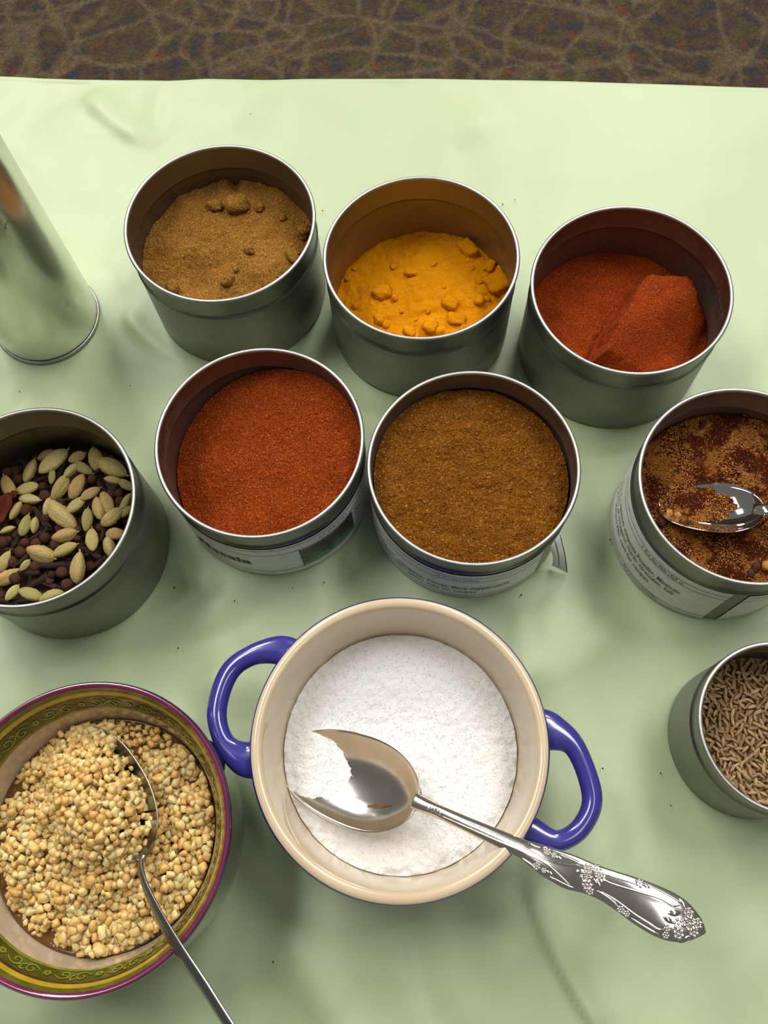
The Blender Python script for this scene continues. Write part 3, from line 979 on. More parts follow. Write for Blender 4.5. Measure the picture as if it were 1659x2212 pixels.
def bowl_mesh(neck, A, B, C, L, wmax, wneck, depth, thick=0.0011, n=40, m=22, egg=0.42):
    """concave spoon bowl from the neck (s=0) to the tip (s=1)"""
    V = []
    S = np.linspace(0, 1, n); T = np.linspace(-1, 1, m)
    def wid(s):
        # egg outline, fullest at 'egg'
        x = (s - egg) / (egg if s < egg else 1 - egg)
        w = wmax * math.sqrt(max(0, 1 - abs(x) ** (2.0 if s < egg else 2.1)))
        return max(w, wneck * (1 - s / 0.14) if s < 0.14 else 0, 0.0004)
    def dep(s):
        return depth * (math.sin(PI * min(1, max(0, (s + 0.02) / 1.02) ** 0.85)) ** 0.75 if 0 < s < 1 else 0)
    for side in (0, 1):
        for s in S:
            w = wid(s); d = dep(s)
            rim = 0.0012 * math.sin(PI * s)
            for t in T:
                z = rim - d * (1 - t * t) ** 0.85 - side * thick * (1 - 0.5 * t * t)
                p = neck + A * (s * L) + B * (t * (w + side * 0.0001)) + C * z
                V.append(p)
    F = []
    N = n * m
    for i in range(n - 1):
        for j in range(m - 1):
            a, b, c, d = i * m + j, (i + 1) * m + j, (i + 1) * m + j + 1, i * m + j + 1
            F.append((a, b, c, d)); F.append((N + d, N + c, N + b, N + a))
    for i in range(n - 1):
        F.append((i * m, N + i * m, N + (i + 1) * m, (i + 1) * m))
        F.append((i * m + m - 1, (i + 1) * m + m - 1, N + (i + 1) * m + m - 1, N + i * m + m - 1))
    for j in range(m - 1):
        F.append((j, j + 1, N + j + 1, N + j))
        e = (n - 1) * m
        F.append((e + j, N + e + j, N + e + j + 1, e + j + 1))
    return mesh_data('bowl', V, F)


def strip_handle(rows, k=16, crown=0.6, grooves=0.0):
    """handle lofted through rows of (left point, right point, half thickness)"""
    n = len(rows); V = []
    cs = [np.array([(a + b) / 2 for a, b in zip(l, r)]) for l, r, _ in rows]
    for i, (l, r, th) in enumerate(rows):
        l, r = np.array(l), np.array(r); c = (l + r) / 2; hw = (r - l) / 2
        tn = cs[min(i + 1, n - 1)] - cs[max(i - 1, 0)]; tn /= np.linalg.norm(tn)
        up = np.cross(hw / np.linalg.norm(hw), tn)
        if up[2] < 0: up = -up
        for j in range(k):
            a = 2 * PI * j / k
            x, y = math.cos(a), math.sin(a)
            x = math.copysign(abs(x) ** 0.7, x)
            gz = 0.0
            if y > 0 and grooves: gz = -grooves * math.cos(x * 9) * (1 - abs(x)) * th
            V.append(c + hw * x + up * (th * y * (crown + (1 - crown) * (1 - x * x)) + gz))
    F = []
    for i in range(n - 1):
        for j in range(k):
            j2 = (j + 1) % k
            F.append((i * k + j, i * k + j2, (i + 1) * k + j2, (i + 1) * k + j))
    F.append(tuple(range(k - 1, -1, -1))); F.append(tuple((n - 1) * k + j for j in range(k)))
    return mesh_data('handle', V, F)


def flower_mesh():
    """six petal beads round a centre bead, radius 1"""
    V, F = [], []
    def bead(cx, cy, r, hgt):
        b = len(V); V.append((cx, cy, hgt))
        for i, (rr, zz) in enumerate(((0.6, 0.8), (1.0, 0.1))):
            for j in range(8):
                a = 2 * PI * j / 8
                V.append((cx + r * rr * math.cos(a), cy + r * rr * math.sin(a), hgt * zz))
        for j in range(8): F.append((b, b + 1 + j, b + 1 + (j + 1) % 8))
        for j in range(8): F.append((b + 1 + j, b + 9 + j, b + 9 + (j + 1) % 8, b + 1 + (j + 1) % 8))
    bead(0, 0, 0.30, 0.42)
    for j in range(6):
        a = 2 * PI * j / 6; bead(0.64 * math.cos(a), 0.64 * math.sin(a), 0.33, 0.36)
    return mesh_data('flower', V, F)


FLOWER = flower_mesh()


def leaf_mesh():
    V, F = [], []
    n = 7
    for i in range(n):
        s = i / (n - 1) * 2 - 1; w = 0.42 * (1 - s * s) + 0.02
        V += [(s, -w, 0.02), (s, 0, 0.30 * (1 - s * s) + 0.05), (s, w, 0.02)]
    for i in range(n - 1):
        for j in range(2): F.append((3 * i + j, 3 * i + 3 + j, 3 * i + 4 + j, 3 * i + 1 + j))
    return mesh_data('leaf', V, F)


LEAF = leaf_mesh()


def salt_spoon():
    root = thing('serving_spoon', 'large silver spoon with floral handle resting in the white salt', 'spoon', (0, 0, 0))
    neck = unproj(905, 1734, 0.0455); tip = unproj(606, 1628, 0.0215)
    A, B, C, L = frame_spoon(neck, tip, -0.05)
    obj('bowl', bowl_mesh(neck, A, B, C, L, 0.0212, 0.0040, 0.0088, 0.0012, 48, 28, 0.40), M['spoon'], root)
    # outline of the handle, (distance along, upper edge, lower edge) in reference units and its height
    prof = [(-14, -17, 17, .0450, .0014), (0, -17, 17, .0458, .0016), (30, -16, 14, .0478, .0017), (55, -17, 13, .0498, .0017), (110, -19, 13, .0538, .0016), (180, -23, 14, .0588, .0016), (240, -27, 15, .0626, .0016),
            (262, -30, 20, .0638, .0016), (300, -36, 28, .0658, .0017), (357, -42, 33, .0680, .0018), (385, -43, 29, .0688, .0018), (405, -44, 25, .0694, .0018), (440, -48, 23, .0702, .0018), (484, -54, 29, .0712, .0019),
            (523, -58, 37, .0718, .0019), (560, -60, 42, .0722, .0019), (590, -59, 43, .0724, .0018), (618, -54, 39, .0724, .0017), (645, -43, 28, .0722, .0015), (664, -31, 12, .0720, .0012), (676, -18, -3, .0718, .0008), (679, -12, -9, .0717, .0004)]
    pr = smooth_path(prof, 90)
    ax, ay = 0.9045, 0.4265
    def pt(s, nn, z): return unproj(905 + s * ax - nn * ay, 1735 + s * ay + nn * ax, z)
    rows = [(pt(s, a, z), pt(s, b, z), th) for s, a, b, z, th in pr]
    obj('handle', strip_handle(rows, 28, 0.62, 0.0), M['spoon'], root)
    S = pr[:, 0]
    def on(s, f, lift=0.0):
        """point on the handle top: f = -1 upper edge .. 1 lower edge"""
        a, b, z, th = [np.interp(s, S, pr[:, i]) for i in (1, 2, 3, 4)]
        return pt(s, (a + b) / 2 + f * (b - a) / 2, z + th * (0.62 + 0.38 * (1 - f * f)) * math.sqrt(max(0, 1 - abs(f) ** 2.86)) + lift)
    def orn(me, name, s, f, size, rot=0.0):
        o = obj(name, me, M['spoon'], root, on(s, f, -0.0001))
        p1 = on(s + 6, f); p0 = on(s - 6, f)
        o.scale = (size, size, size * 0.9)
        d = p1 - p0
        q0, q1 = on(s, f - 0.12), on(s, f + 0.12)
        X = Vector(d).normalized(); Y = Vector(q0 - q1).normalized(); Z = X.cross(Y).normalized(); Y = Z.cross(X)
        R = Matrix((X, Y, Z)).transposed()
        o.rotation_euler = (R @ Matrix.Rotation(rot, 3, 'Z')).to_euler()
    for s, f, sz in ((295, -0.62, .00200), (312, -0.58, .00135), (288, 0.62, .00190), (306, 0.62, .0013),
                     (392, -0.55, .0024), (408, -0.75, .0022), (395, -0.02, .0030), (404, 0.42, .0026), (415, 0.72, .0020), (418, -0.42, .0020),
                     (505, -0.80, .0021), (492, 0.80, .0018), (508, 0.80, .0015),
                     (628, -0.62, .0026), (618, 0.10, .0025), (640, -0.15, .0034), (628, 0.55, .0026), (655, -0.45, .0026), (656, 0.25, .0024), (600, 0.45, .0017), (604, 0.78, .0016)):
        orn(FLOWER, 'flower', s, f, sz, random.uniform(0, 1))
    for s, f, sz, r in ((378, -0.25, .0026, 0.4), (424, 0.10, .0024, -0.5), (600, -0.25, .0030, 0.5), (594, 0.12, .0026, -.2), (610, -0.82, .0026, -.3), (645, 0.82, .0028, 0.5), (425, -.1, .0022, .3), (322, -.55, .0018, 0), (318, .6, .0018, 0), (520, -.78, .002, -.2)):
        orn(LEAF, 'leaf', s, f, sz, r)
    # raised scroll lines along the handle
    for fs in ([(40, -.42), (120, -.36), (200, -.30), (255, -.22), (300, -.10), (345, -.30), (372, -.6)], [(40, .42), (120, .36), (200, .30), (255, .22), (300, .15), (345, .45), (372, .72)],
               [(90, 0), (160, 0), (215, 0.0)],
               [(250, -.80), (275, -.72), (290, -.9)], [(250, .80), (275, .74), (290, .9)],
               [(322, -.75), (350, -.70), (376, -.66), (384, -.82)], [(322, .78), (350, .76), (380, .80)],
               [(428, -.55), (450, -.62), (478, -.66), (495, -.68), (500, -.85)], [(428, .55), (450, .60), (475, .68), (486, .84)],
               [(428, -.62), (440, -.20), (520, -.42), (560, -.52), (590, -.50), (604, -.66)], [(432, .50), (470, .52), (520, .60), (560, .62), (585, .66), (596, .5)],
               [(520, -.84), (560, -.82), (590, -.80), (606, -.78)], [(520, .84), (560, .84), (590, .86)]):
        fs = smooth_path(fs, 24)
        P = [on(s, f, 0.0) for s, f in fs]
        r = np.interp(np.linspace(0, 1, 24), [0, .15, .8, 1], [.00012, .0004, .00045, .00025])
        obj('scroll_line', tube('scroll_line', P, r, 6), M['spoon'], root)
    # engraved tuft at the neck
    for s0, f0, f1 in ((18, -.1, .35), (24, -.35, .2), (30, -.45, .45), (38, -.35, .3), (46, -.1, .4)):
        P = [on(s0 + 6 * math.sin(t * 3), f0 + (f1 - f0) * t, 0.0) for t in np.linspace(0, 1, 8)]
        obj('scroll_line', tube('scroll_line', P, 0.00028, 5), M['spoon'], root)
    # brown stain in the bowl
    bm_ = [ch for ch in root.children if ch.name.startswith('bowl')][0].data
    m_ = 28; idx = [(i, j) for i in range(9, 17) for j in (0, 1, 2)]
    V = []
    for i, j in idx:
        jj = 17.4 + 0.28 * (i - 9) + (j - 1) * 0.75 * math.sin(PI * (i - 8.4) / 8.4)
        j0 = int(jj); f_ = jj - j0
        p = np.array(bm_.vertices[i * m_ + j0].co) * (1 - f_) + np.array(bm_.vertices[i * m_ + j0 + 1].co) * f_
        V.append(p + C * 0.00018)
    F = [(3 * i + j, 3 * i + 3 + j, 3 * i + 4 + j, 3 * i + 1 + j) for i in range(7) for j in (0, 1)]
    st = obj('stain', mesh_data('stain', V, F), M['stain'], root)
    tag(st, 'small brown stain')
    return root


salt_spoon()


def chrome_spoon():
    root = thing('steel_spoon', 'shiny chrome spoon lying in the speckled seasoning', 'spoon', (0, 0, 0))
    neck = unproj(1652, 1102, 0.0535); tip = unproj(1422, 1092, 0.0398)
    A, B, C, L = frame_spoon(neck, tip, 0.38)
    obj('bowl', bowl_mesh(neck, A, B, C, L, 0.0170, 0.0030, 0.0090, 0.0011, 44, 26, 0.40), M['chrome'], root)
    rows = []
    for s, w, z in ((0.006, .0030, -0.0004), (-0.004, .0030, .001), (-0.02, .0024, .004), (-0.05, .0026, .010), (-0.09, .0040, .015), (-0.12, .0046, .017), (-0.128, .0030, .0172), (-0.131, .0010, .0172)):
        c = neck + A * s * 1.0; c = np.array([c[0], c[1], neck[2] + z])
        Bh = np.array([B[0], B[1], 0]); Bh /= np.linalg.norm(Bh)
        rows.append((c + Bh * w, c - Bh * w, 0.0011))
    obj('handle', strip_handle(rows, 16), M['chrome'], root)


chrome_spoon()


# ------------------------------------------------------------------ painted bowl of chopped garlic
def garlic_bowl():
    root = thing('painted_bowl', 'green painted bowl with purple rim and scrolled band at the lower left', 'bowl', (*BOWL, 0))
    zt = 0.070
    M['bowl_out'] = plain('dark_green_glaze', srgb(44, 58, 30), 0.12, 0, 0.3, 70, coat=0.8)
    M['bowl_rim'] = plain('magenta_glaze', srgb(112, 38, 74), 0.15, 0, 0.12, 60, coat=0.7)
    M['bowl_edge'] = plain('dark_purple_glaze', srgb(52, 34, 64), 0.15, 0, 0.15, 60, coat=0.7)
    M['olive'] = plain('olive_glaze', srgb(84, 88, 22), 0.2, 0, 0.18, 120, coat=0.5)
    M['yellow'] = plain('yellow_glaze', srgb(176, 148, 30), 0.2, 0, 0.1, 120, coat=0.5)
    M['brownband'] = plain('brown_glaze', srgb(66, 40, 14), 0.2, 0, 0.15, 120, coat=0.5)
    M['dolive'] = plain('dark_olive_glaze', srgb(62, 70, 10), 0.2, 0, 0.2, 120, coat=0.5)
    M['scroll'] = plain('yellow_green_glaze', srgb(122, 128, 34), 0.2, 0, 0.15, 120, coat=0.5)
    M['lining'] = plain('taupe_glaze', srgb(190, 172, 150), 0.2, 0, 0.06, 50, coat=0.5)
    obj('body', lathe('body', [(0.0005, 0.0014), (0.038, 0.0014), (0.040, 0.0), (0.045, 0.0), (0.0505, 0.003), (0.0565, 0.010), (0.0605, 0.020), (0.0622, 0.032), (0.0628, 0.050), (0.0632, 0.064), (0.0634, 0.0665)], 128), M['bowl_out'], root)
    prof = [(0.0634, 0.0665), (0.0638, 0.0680), (0.0636, 0.0692), (0.0630, 0.0699), (0.0622, 0.0700), (0.0614, 0.0696), (0.0609, 0.0688)]
    obj('rim_edge', lathe('rim_edge', prof[:4], 128), M['bowl_edge'], root)
    obj('rim', lathe('rim', prof[3:], 128), M['bowl_rim'], root)
    band = [(0.0609, 0.0688), (0.0596, 0.0662), (0.0584, 0.0640), (0.0577, 0.0628), (0.0545, 0.0556), (0.0540, 0.0538)]
    obj('olive_stripe', lathe('olive_stripe', band[0:2], 128), M['olive'], root)
    obj('yellow_stripe', lathe('yellow_stripe', band[1:3], 128), M['yellow'], root)
    obj('brown_stripe', lathe('brown_stripe', band[2:4], 128), M['brownband'], root)
    bo = obj('painted_band', lathe('painted_band', band[3:5], 128), M['dolive'], root)
    obj('thin_stripe', lathe('thin_stripe', band[4:6], 128), M['scroll'], root)
    obj('lining', lathe('lining', [band[5], (0.0532, 0.050), (0.0518, 0.042), (0.050, 0.030), (0.046, 0.016), (0.038, 0.008), (0.025, 0.0055), (0.0005, 0.005)], 128), M['lining'], root)
    # painted scrolls, one motif copied round the band
    p0, p1 = np.array(band[3]), np.array(band[4])
    V, F = [], []
    def m3(u, v):
        r, z = p0 + (p1 - p0) * (1 - v)
        a = u / 0.0565
        nrm = np.array([-(p0 - p1)[1], (p0 - p1)[0]]); nrm /= np.linalg.norm(nrm)
        r, z = r + nrm[0] * 0.00025, z + nrm[1] * 0.00025
        return (r * math.cos(a), r * math.sin(a), z)
    hv = np.linalg.norm(p1 - p0)
    def ribbon(pts, w):
        pts = np.array(pts); d = np.gradient(pts, axis=0); d /= np.linalg.norm(d, axis=1)[:, None] + 1e-9
        b = len(V)
        for i, (p, t) in enumerate(zip(pts, d)):
            ww = w * (0.5 + 0.5 * math.sin(PI * i / (len(pts) - 1)))
            n_ = np.array([-t[1], t[0]]) * ww
            for q in (p + n_, p - n_): V.append(m3(q[0], q[1] / hv))
        for i in range(len(pts) - 1): F.append((b + 2 * i, b + 2 * i + 1, b + 2 * i + 3, b + 2 * i + 2))
    def spiral(cx, cy, r, a0, turns, sg):
        return [(cx + r * (1 - 0.75 * t) * math.cos(a0 + sg * turns * 2 * PI * t), cy + r * (1 - 0.75 * t) * math.sin(a0 + sg * turns * 2 * PI * t)) for t in np.linspace(0, 1, 22)]
    ribbon([(0.0005 + 0.016 * t, hv * (0.5 + 0.28 * math.sin(2 * PI * t))) for t in np.linspace(0, 1, 26)], 0.00045)
    ribbon(spiral(0.0050, hv * 0.42, 0.0024, PI / 2, 1.1, -1), 0.00042)
    ribbon(spiral(0.0125, hv * 0.58, 0.0024, -PI / 2, 1.1, -1), 0.00042)
    ribbon(spiral(0.0088, hv * 0.74, 0.0012, 0, 0.8, 1), 0.0004)
    for j in range(5):
        a = 2 * PI * j / 5
        ribbon([(0.0197 + 0.0016 * t * math.cos(a), hv * 0.5 + 0.0016 * t * math.sin(a)) for t in np.linspace(0.25, 1.1, 6)], 0.0008)
    me = mesh_data('scroll_motif', V, F)
    n = 16
    for i in range(n):
        o = obj('scroll_motif', me, M['scroll'], bo)
        o.rotation_euler = (0, 0, 2 * PI * i / n + 0.15)
    return root


garlic_bowl()
ZL = 0.0392
tl = NT('garlic_juice')
nl = tl.noise(40, 2)
tl.color(tl.ramp(nl.outputs['Fac'], [(0.3, srgb(112, 78, 40)), (0.7, srgb(136, 98, 54))]))
tl.set(Roughness=0.04, Transmission_Weight=0.55, IOR=1.34)
obj_l = obj('garlic_juice', lathe('garlic_juice', [(0.0005, ZL), (0.030, ZL), (0.0500, ZL), (0.0511, ZL + 0.0008), (0.0511, ZL - 0.0004), (0.0490, 0.0275), (0.045, 0.0155), (0.0375, 0.0088), (0.025, 0.0062), (0.0005, 0.0058)], 96), tl.m, None, (*BOWL, 0))
tag(obj_l, 'brown juice round the chopped garlic in the painted bowl', 'juice', kind='stuff')

GC = unproj(196, 1738, 0.058)[:2] - np.array(BOWL)


def z_garlic(x, y):
    x = np.asarray(x, float); y = np.asarray(y, float)
    r = np.hypot(x, y) / 0.0505
    z = 0.0428 + 0.0025 * (1 - r * r) + 0.0085 * perlin(x * 70 + 7, y * 70 + 3) + 0.0045 * perlin(x * 150, y * 150 + 40)
    # lower towards the near left edge and the far edge where juice stands
    z = z - 0.0045 * sstep(0.75, 1.0, r) * sstep(-0.2, 0.6, (-x * 0.8 - y * 0.35) / 0.05)
    z = z - 0.003 * sstep(0.75, 1.0, r) * sstep(0.3, 0.9, y / 0.05)
    ux, uy = x - GC[0], y - GC[1]
    ca, sa = math.cos(2.05), math.sin(2.05)
    a = ux * ca + uy * sa; b = -ux * sa + uy * ca
    g = np.exp(-((a / 0.031) ** 2 + (b / 0.0195) ** 2) ** 1.6)
    z = z * (1 - g) + g * (0.0625 + 0.005 * perlin(x * 90 + 3, y * 90) - 0.003 * (a / 0.03) ** 2)
    # hollow on the far side of the spoon's edge
    z = z - 0.009 * np.exp(-((b + 0.0225) / 0.0048) ** 2) * np.exp(-(a / 0.027) ** 4)
    return z


def garlic():
    t = NT('chopped_garlic')
    oi = t.n('ShaderNodeObjectInfo')
    n = t.noise(1.3, 2, vec=t.co())
    geo = t.n('ShaderNodeNewGeometry')
    ad = t.n('ShaderNodeMath', operation='ADD'); t.l(oi.outputs['Random'], ad.inputs[0]); t.l(geo.outputs['Random Per Island'], ad.inputs[1])
    fr_ = t.n('ShaderNodeMath', operation='FRACT'); t.l(ad.outputs[0], fr_.inputs[0])
    c = t.ramp(fr_.outputs[0], [(0.0, srgb(206, 162, 94)), (0.35, srgb(220, 180, 112)), (0.7, srgb(226, 192, 126)), (1.0, srgb(234, 208, 150))])
    t.color(c)
    t.set(Roughness=0.36, Subsurface_Weight=0.75, Subsurface_Scale=0.004, Specular_IOR_Level=0.5)
    t.b.inputs['Subsurface Radius'].default_value = (1.0, 0.7, 0.35)
    M['garlic'] = t.m
    meshes = [lump_mesh('garlic_bit', 300 + i, 8, 5, 0.40, 0.85) for i in range(10)]
    rs = np.random.default_rng(5)
    pts = []
    R = 0.0500
    # dart throwing on the surface for evenly packed bits
    cell = {}
    tries = 0
    while tries < 26000:
        tries += 1
        r = R * math.sqrt(rs.uniform()); a = rs.uniform(0, 2 * PI)
        x, y = r * math.cos(a), r * math.sin(a)
        dmin = 0.00252
        g = (int(x / dmin + 1000), int(y / dmin + 1000)); ok = True
        for i in (-1, 0, 1):
            for j in (-1, 0, 1):
                for (qx, qy) in cell.get((g[0] + i, g[1] + j), ()):
                    if (qx - x) ** 2 + (qy - y) ** 2 < dmin * dmin: ok = False
        if ok:
            cell.setdefault(g, []).append((x, y)); pts.append((x, y))
    P = np.array(pts)
    Z = z_garlic(P[:, 0], P[:, 1])
    rmax = 0.0505 - 0.0
    # spoon channel: handle side kept clear of high bits is left to the spoon
    size = 0.00150 + 0.0011 * rs.uniform(0, 1, len(P)) ** 1.4
    Z = Z + rs.normal(size=len(P)) * 0.0006
    # which ones show largest: near the heap and inside the frame
    W_ = P + np.array(BOWL)
    d = np.stack([W_[:, 0], W_[:, 1], Z - CAM_H], -1)
    w = -(d @ C_B); px = W / 2 + FPX * (d @ C_R) / w; py = H / 2 - FPX * (d @ C_U) / w
    vis = (px > 2) & (py < 2200) & (Z > ZL + 0.0004)
    score = np.where(vis, Z, -1)
    order = np.argsort(-score)
    single = set(order[:300].tolist())
    for i in order[:300]:
        i = int(i)
        x, y = P[i]; z = Z[i]
        o = obj('garlic_bit', meshes[i % 10], M['garlic'], None, (BOWL[0] + x, BOWL[1] + y, float(z) - 0.0002))
        s = float(size[i]); o.scale = (s * rs.uniform(.9, 1.25), s * rs.uniform(.8, 1.05), s * rs.uniform(.8, 1.05))
        o.rotation_euler = tuple(rs.uniform(0, 6.28, 3))
        near = math.hypot(x - GC[0], y - GC[1])
        side = 'towards the blue pot' if x - GC[0] > 0.008 else ('towards the left edge' if x - GC[0] < -0.008 else ('at the far end' if y > GC[1] else 'at the handle end'))
        where = 'on the crest of the heaped spoon' if near < 0.014 else ('on the slope of the heaped spoon' if near < 0.027 else 'lying beyond the heaped spoon')
        look = 'larger' if s > 0.0019 else 'small'
        tag(o, f'{look} chopped garlic bit {where} {side}', 'garlic', f'{look} garlic bits {where} {side}')
    # all the rest, on and below the surface
    V, F = [], []
    b = 0
    rest = [(P[i, 0], P[i, 1], Z[i], size[i]) for i in range(len(P)) if i not in single]
    for i in range(len(P)):
        for lay in (1, 2):
            x, y = P[i] + rs.uniform(-0.0012, 0.0012, 2)
            if math.hypot(x, y) < 0.0492: rest.append((x, y, Z[i] - 0.0025 * lay, size[i] * 1.1))
    tv = [np.array([v.co[:] for v in m.vertices]) for m in meshes]; tf = [[tuple(p.vertices) for p in m.polygons] for m in meshes]
    for i, (x, y, z, s) in enumerate(rest):
        q = i % 10
        a, c_ = rs.uniform(0, 6.28, 2)
        Rz = np.array([[math.cos(a), -math.sin(a), 0], [math.sin(a), math.cos(a), 0], [0, 0, 1]])
        Rx = np.array([[1, 0, 0], [0, math.cos(c_), -math.sin(c_)], [0, math.sin(c_), math.cos(c_)]])
        vv = (tv[q] * np.array([rs.uniform(.9, 1.25), 1, .9]) * s) @ (Rz @ Rx).T + np.array([x, y, z])
        # keep inside the bowl wall
        rr = np.hypot(vv[:, 0], vv[:, 1]); lim = 0.0512 + (vv[:, 2] - 0.0405) * 0.16
        sc = np.minimum(1, (lim - 0.0004) / np.maximum(rr, 1e-6)); vv[:, 0] *= sc; vv[:, 1] *= sc
        V.append(vv); F += [tuple(k_ + b for k_ in f) for f in tf[q]]; b += len(vv)
    o = obj('chopped_garlic', mesh_data('chopped_garlic', np.vstack(V), F), M['garlic'], None, (*BOWL, 0))
    tag(o, 'wet chopped garlic filling the painted bowl around and under the spoon', 'garlic', kind='stuff')


garlic()


def garlic_spoon():
    root = thing('steel_spoon', 'dull steel spoon heaped with chopped garlic, its handle over the purple rim', 'spoon', (0, 0, 0))
    neck = unproj(312, 1850, 0.0540); tip = unproj(172, 1578, 0.0430)
    A, B, C, L = frame_spoon(neck, tip, -0.10)
    obj('bowl', bowl_mesh(neck, A, B, C, L, 0.0172, 0.0022, 0.0085, 0.0011, 40, 24, 0.44), M['spoon_worn'], root)
    ctr = [(311, 1846, .0540, 12), (304, 1866, .0562, 14), (312, 1908, .0612, 18), (337, 1965, .0670, 24), (366, 2018, .0722, 28), (400, 2072, .0760, 29), (440, 2130, .0790, 27), (480, 2192, .0815, 25), (520, 2256, .0835, 28), (570, 2340, .0850, 36), (600, 2392, .0855, 36), (612, 2412, .0856, 14)]
    rows = []
    for px, py, z, w in smooth_path(ctr, 60):
        p = unproj(px, py, z)
        rows.append((p, w))
    out = []
    for i, (p, w) in enumerate(rows):
        t = rows[min(i + 1, len(rows) - 1)][0] - rows[max(i - 1, 0)][0]; t /= np.linalg.norm(t)
        s = np.cross(t, np.array([0, 0, 1.0])); s /= np.linalg.norm(s)
        u = np.cross(s, t)
        dirv = s * 0.80 + u * -0.60   # the strip is turned almost edge on
        hw = w / 2 / 4900 * 1.15
        out.append((p - dirv * hw, p + dirv * hw, 0.0011))
    obj('handle', strip_handle(out, 14), M['spoon_worn'], root)


garlic_spoon()


# ------------------------------------------------------------------ whole cardamom, cloves, berries
def pod_mesh(name, seed, nr=18, ns=20):
    rs = np.random.default_rng(seed)
    V, F = [], []
    ph = rs.uniform(0, 6); bend = rs.uniform(-.08, .08); skew = rs.uniform(-.15, .15)
    for i in range(nr):
        s = -1 + 2 * i / (nr - 1)
        e = (1 - abs(s) ** 2.1) ** 0.72 * (1 + skew * s)
        r = 0.47 * e + 0.035 * (1 if s < 0 else 0.6)
        if i in (0, nr - 1): r = 0.012
        for j in range(ns):
            a = 2 * PI * j / ns
            rr = r * (1 + 0.12 * math.cos(3 * a + ph) + 0.05 * math.cos(9 * a + 2 * ph) + 0.025 * rs.normal())
            V.append((s, rr * math.cos(a) + bend * (1 - s * s), rr * math.sin(a) * 0.88))
    for i in range(nr - 1):
        for j in range(ns):
            j2 = (j + 1) % ns
            F.append((i * ns + j, i * ns + j2, (i + 1) * ns + j2, (i + 1) * ns + j))
    F.append(tuple(range(ns - 1, -1, -1))); F.append(tuple((nr - 1) * ns + j for j in range(ns)))
    return mesh_data(name, V, F)


def varied_mat(name, cols, rough=0.6, bscale=6, bstr=0.4, stripes=False):
    t = NT(name)
    oi = t.n('ShaderNodeObjectInfo')
    n = t.noise(bscale, 4, 0.6)
    mp = t.n('ShaderNodeMapping'); mp.inputs['Scale'].default_value = (0.35, 3.0, 3.0)
    t.l(t.co(), mp.inputs[0]); t.l(mp.outputs[0], n.inputs['Vector'])
    c = t.ramp(oi.outputs['Random'], [(i / (len(cols) - 1), c_) for i, c_ in enumerate(cols)])
    c = t.mix(t.ramp(n.outputs['Fac'], [(0.35, (0.45, 0.45, 0.45, 1)), (0.62, (0, 0, 0, 1))]), c, tuple(x * 0.55 for x in cols[0][:3]) + (1,))
    t.color(c); t.set(Roughness=rough, Specular_IOR_Level=0.3)
    t.bump(n.outputs['Fac'], bstr, 0.12)
    return t.m


M['pod'] = varied_mat('cardamom_husk', [srgb(156, 148, 88), srgb(188, 174, 108), srgb(214, 190, 122), srgb(196, 164, 104), srgb(224, 206, 142), srgb(172, 162, 94)])
M['clove'] = varied_mat('clove_brown', [srgb(44, 26, 16), srgb(58, 36, 24), srgb(50, 30, 22)], 0.65)
M['berry'] = varied_mat('allspice_brown', [srgb(66, 38, 22), srgb(92, 52, 28), srgb(74, 46, 28)], 0.6)
M['chili'] = varied_mat('dried_chili_red', [srgb(104, 40, 14), srgb(124, 48, 18)], 0.4)
PODS = [pod_mesh('cardamom_pod', 40 + i) for i in range(7)]
STUB = tube('stem', [(0.93, 0, 0), (1.02, 0.0, 0.01), (1.12, 0.02, 0.02)], [0.05, 0.045, 0.055], 8)
LEVEL = 0.0275
_fr = tin_radii('car')[1]


def place(o, k, cx, cy, ln, ang, z, tilt=0.0, roll=None, sx=0.2622, org=(0, 820), width=1.0):
    """centre, length and direction given in the enlarged view of the tin"""
    px, py = org[0] + cx * sx, org[1] + cy * sx
    a = math.radians(ang); dx, dy = math.cos(a) * ln * sx / 2, -math.sin(a) * ln * sx / 2
    p, q = unproj(px - dx, py - dy, z), unproj(px + dx, py + dy, z)
    c = (p + q) / 2; L = np.linalg.norm(q - p) / 2
    o.location = c
    o.rotation_mode = 'QUATERNION'
    X = Vector((q - p)).normalized(); X.z = math.sin(tilt); X.normalize()
    Y = Vector((0, 0, 1)).cross(X).normalized(); Z = X.cross(Y)
    R = Matrix((X, Y, Z)).transposed() @ Matrix.Rotation(random.uniform(0, 6.28) if roll is None else roll, 3, 'X')
    o.rotation_quaternion = R.to_quaternion()
    o.scale = (L, L * width, L * width)
    return c, L


def region(x, y):
    if y > 0.022: return 'at the back of the tin'
    if y < -0.024: return 'at the front of the tin'
    if x > 0.018: return 'at the right of the tin'
    if x < -0.012: return 'at the left of the tin'
    return 'in the middle of the tin'


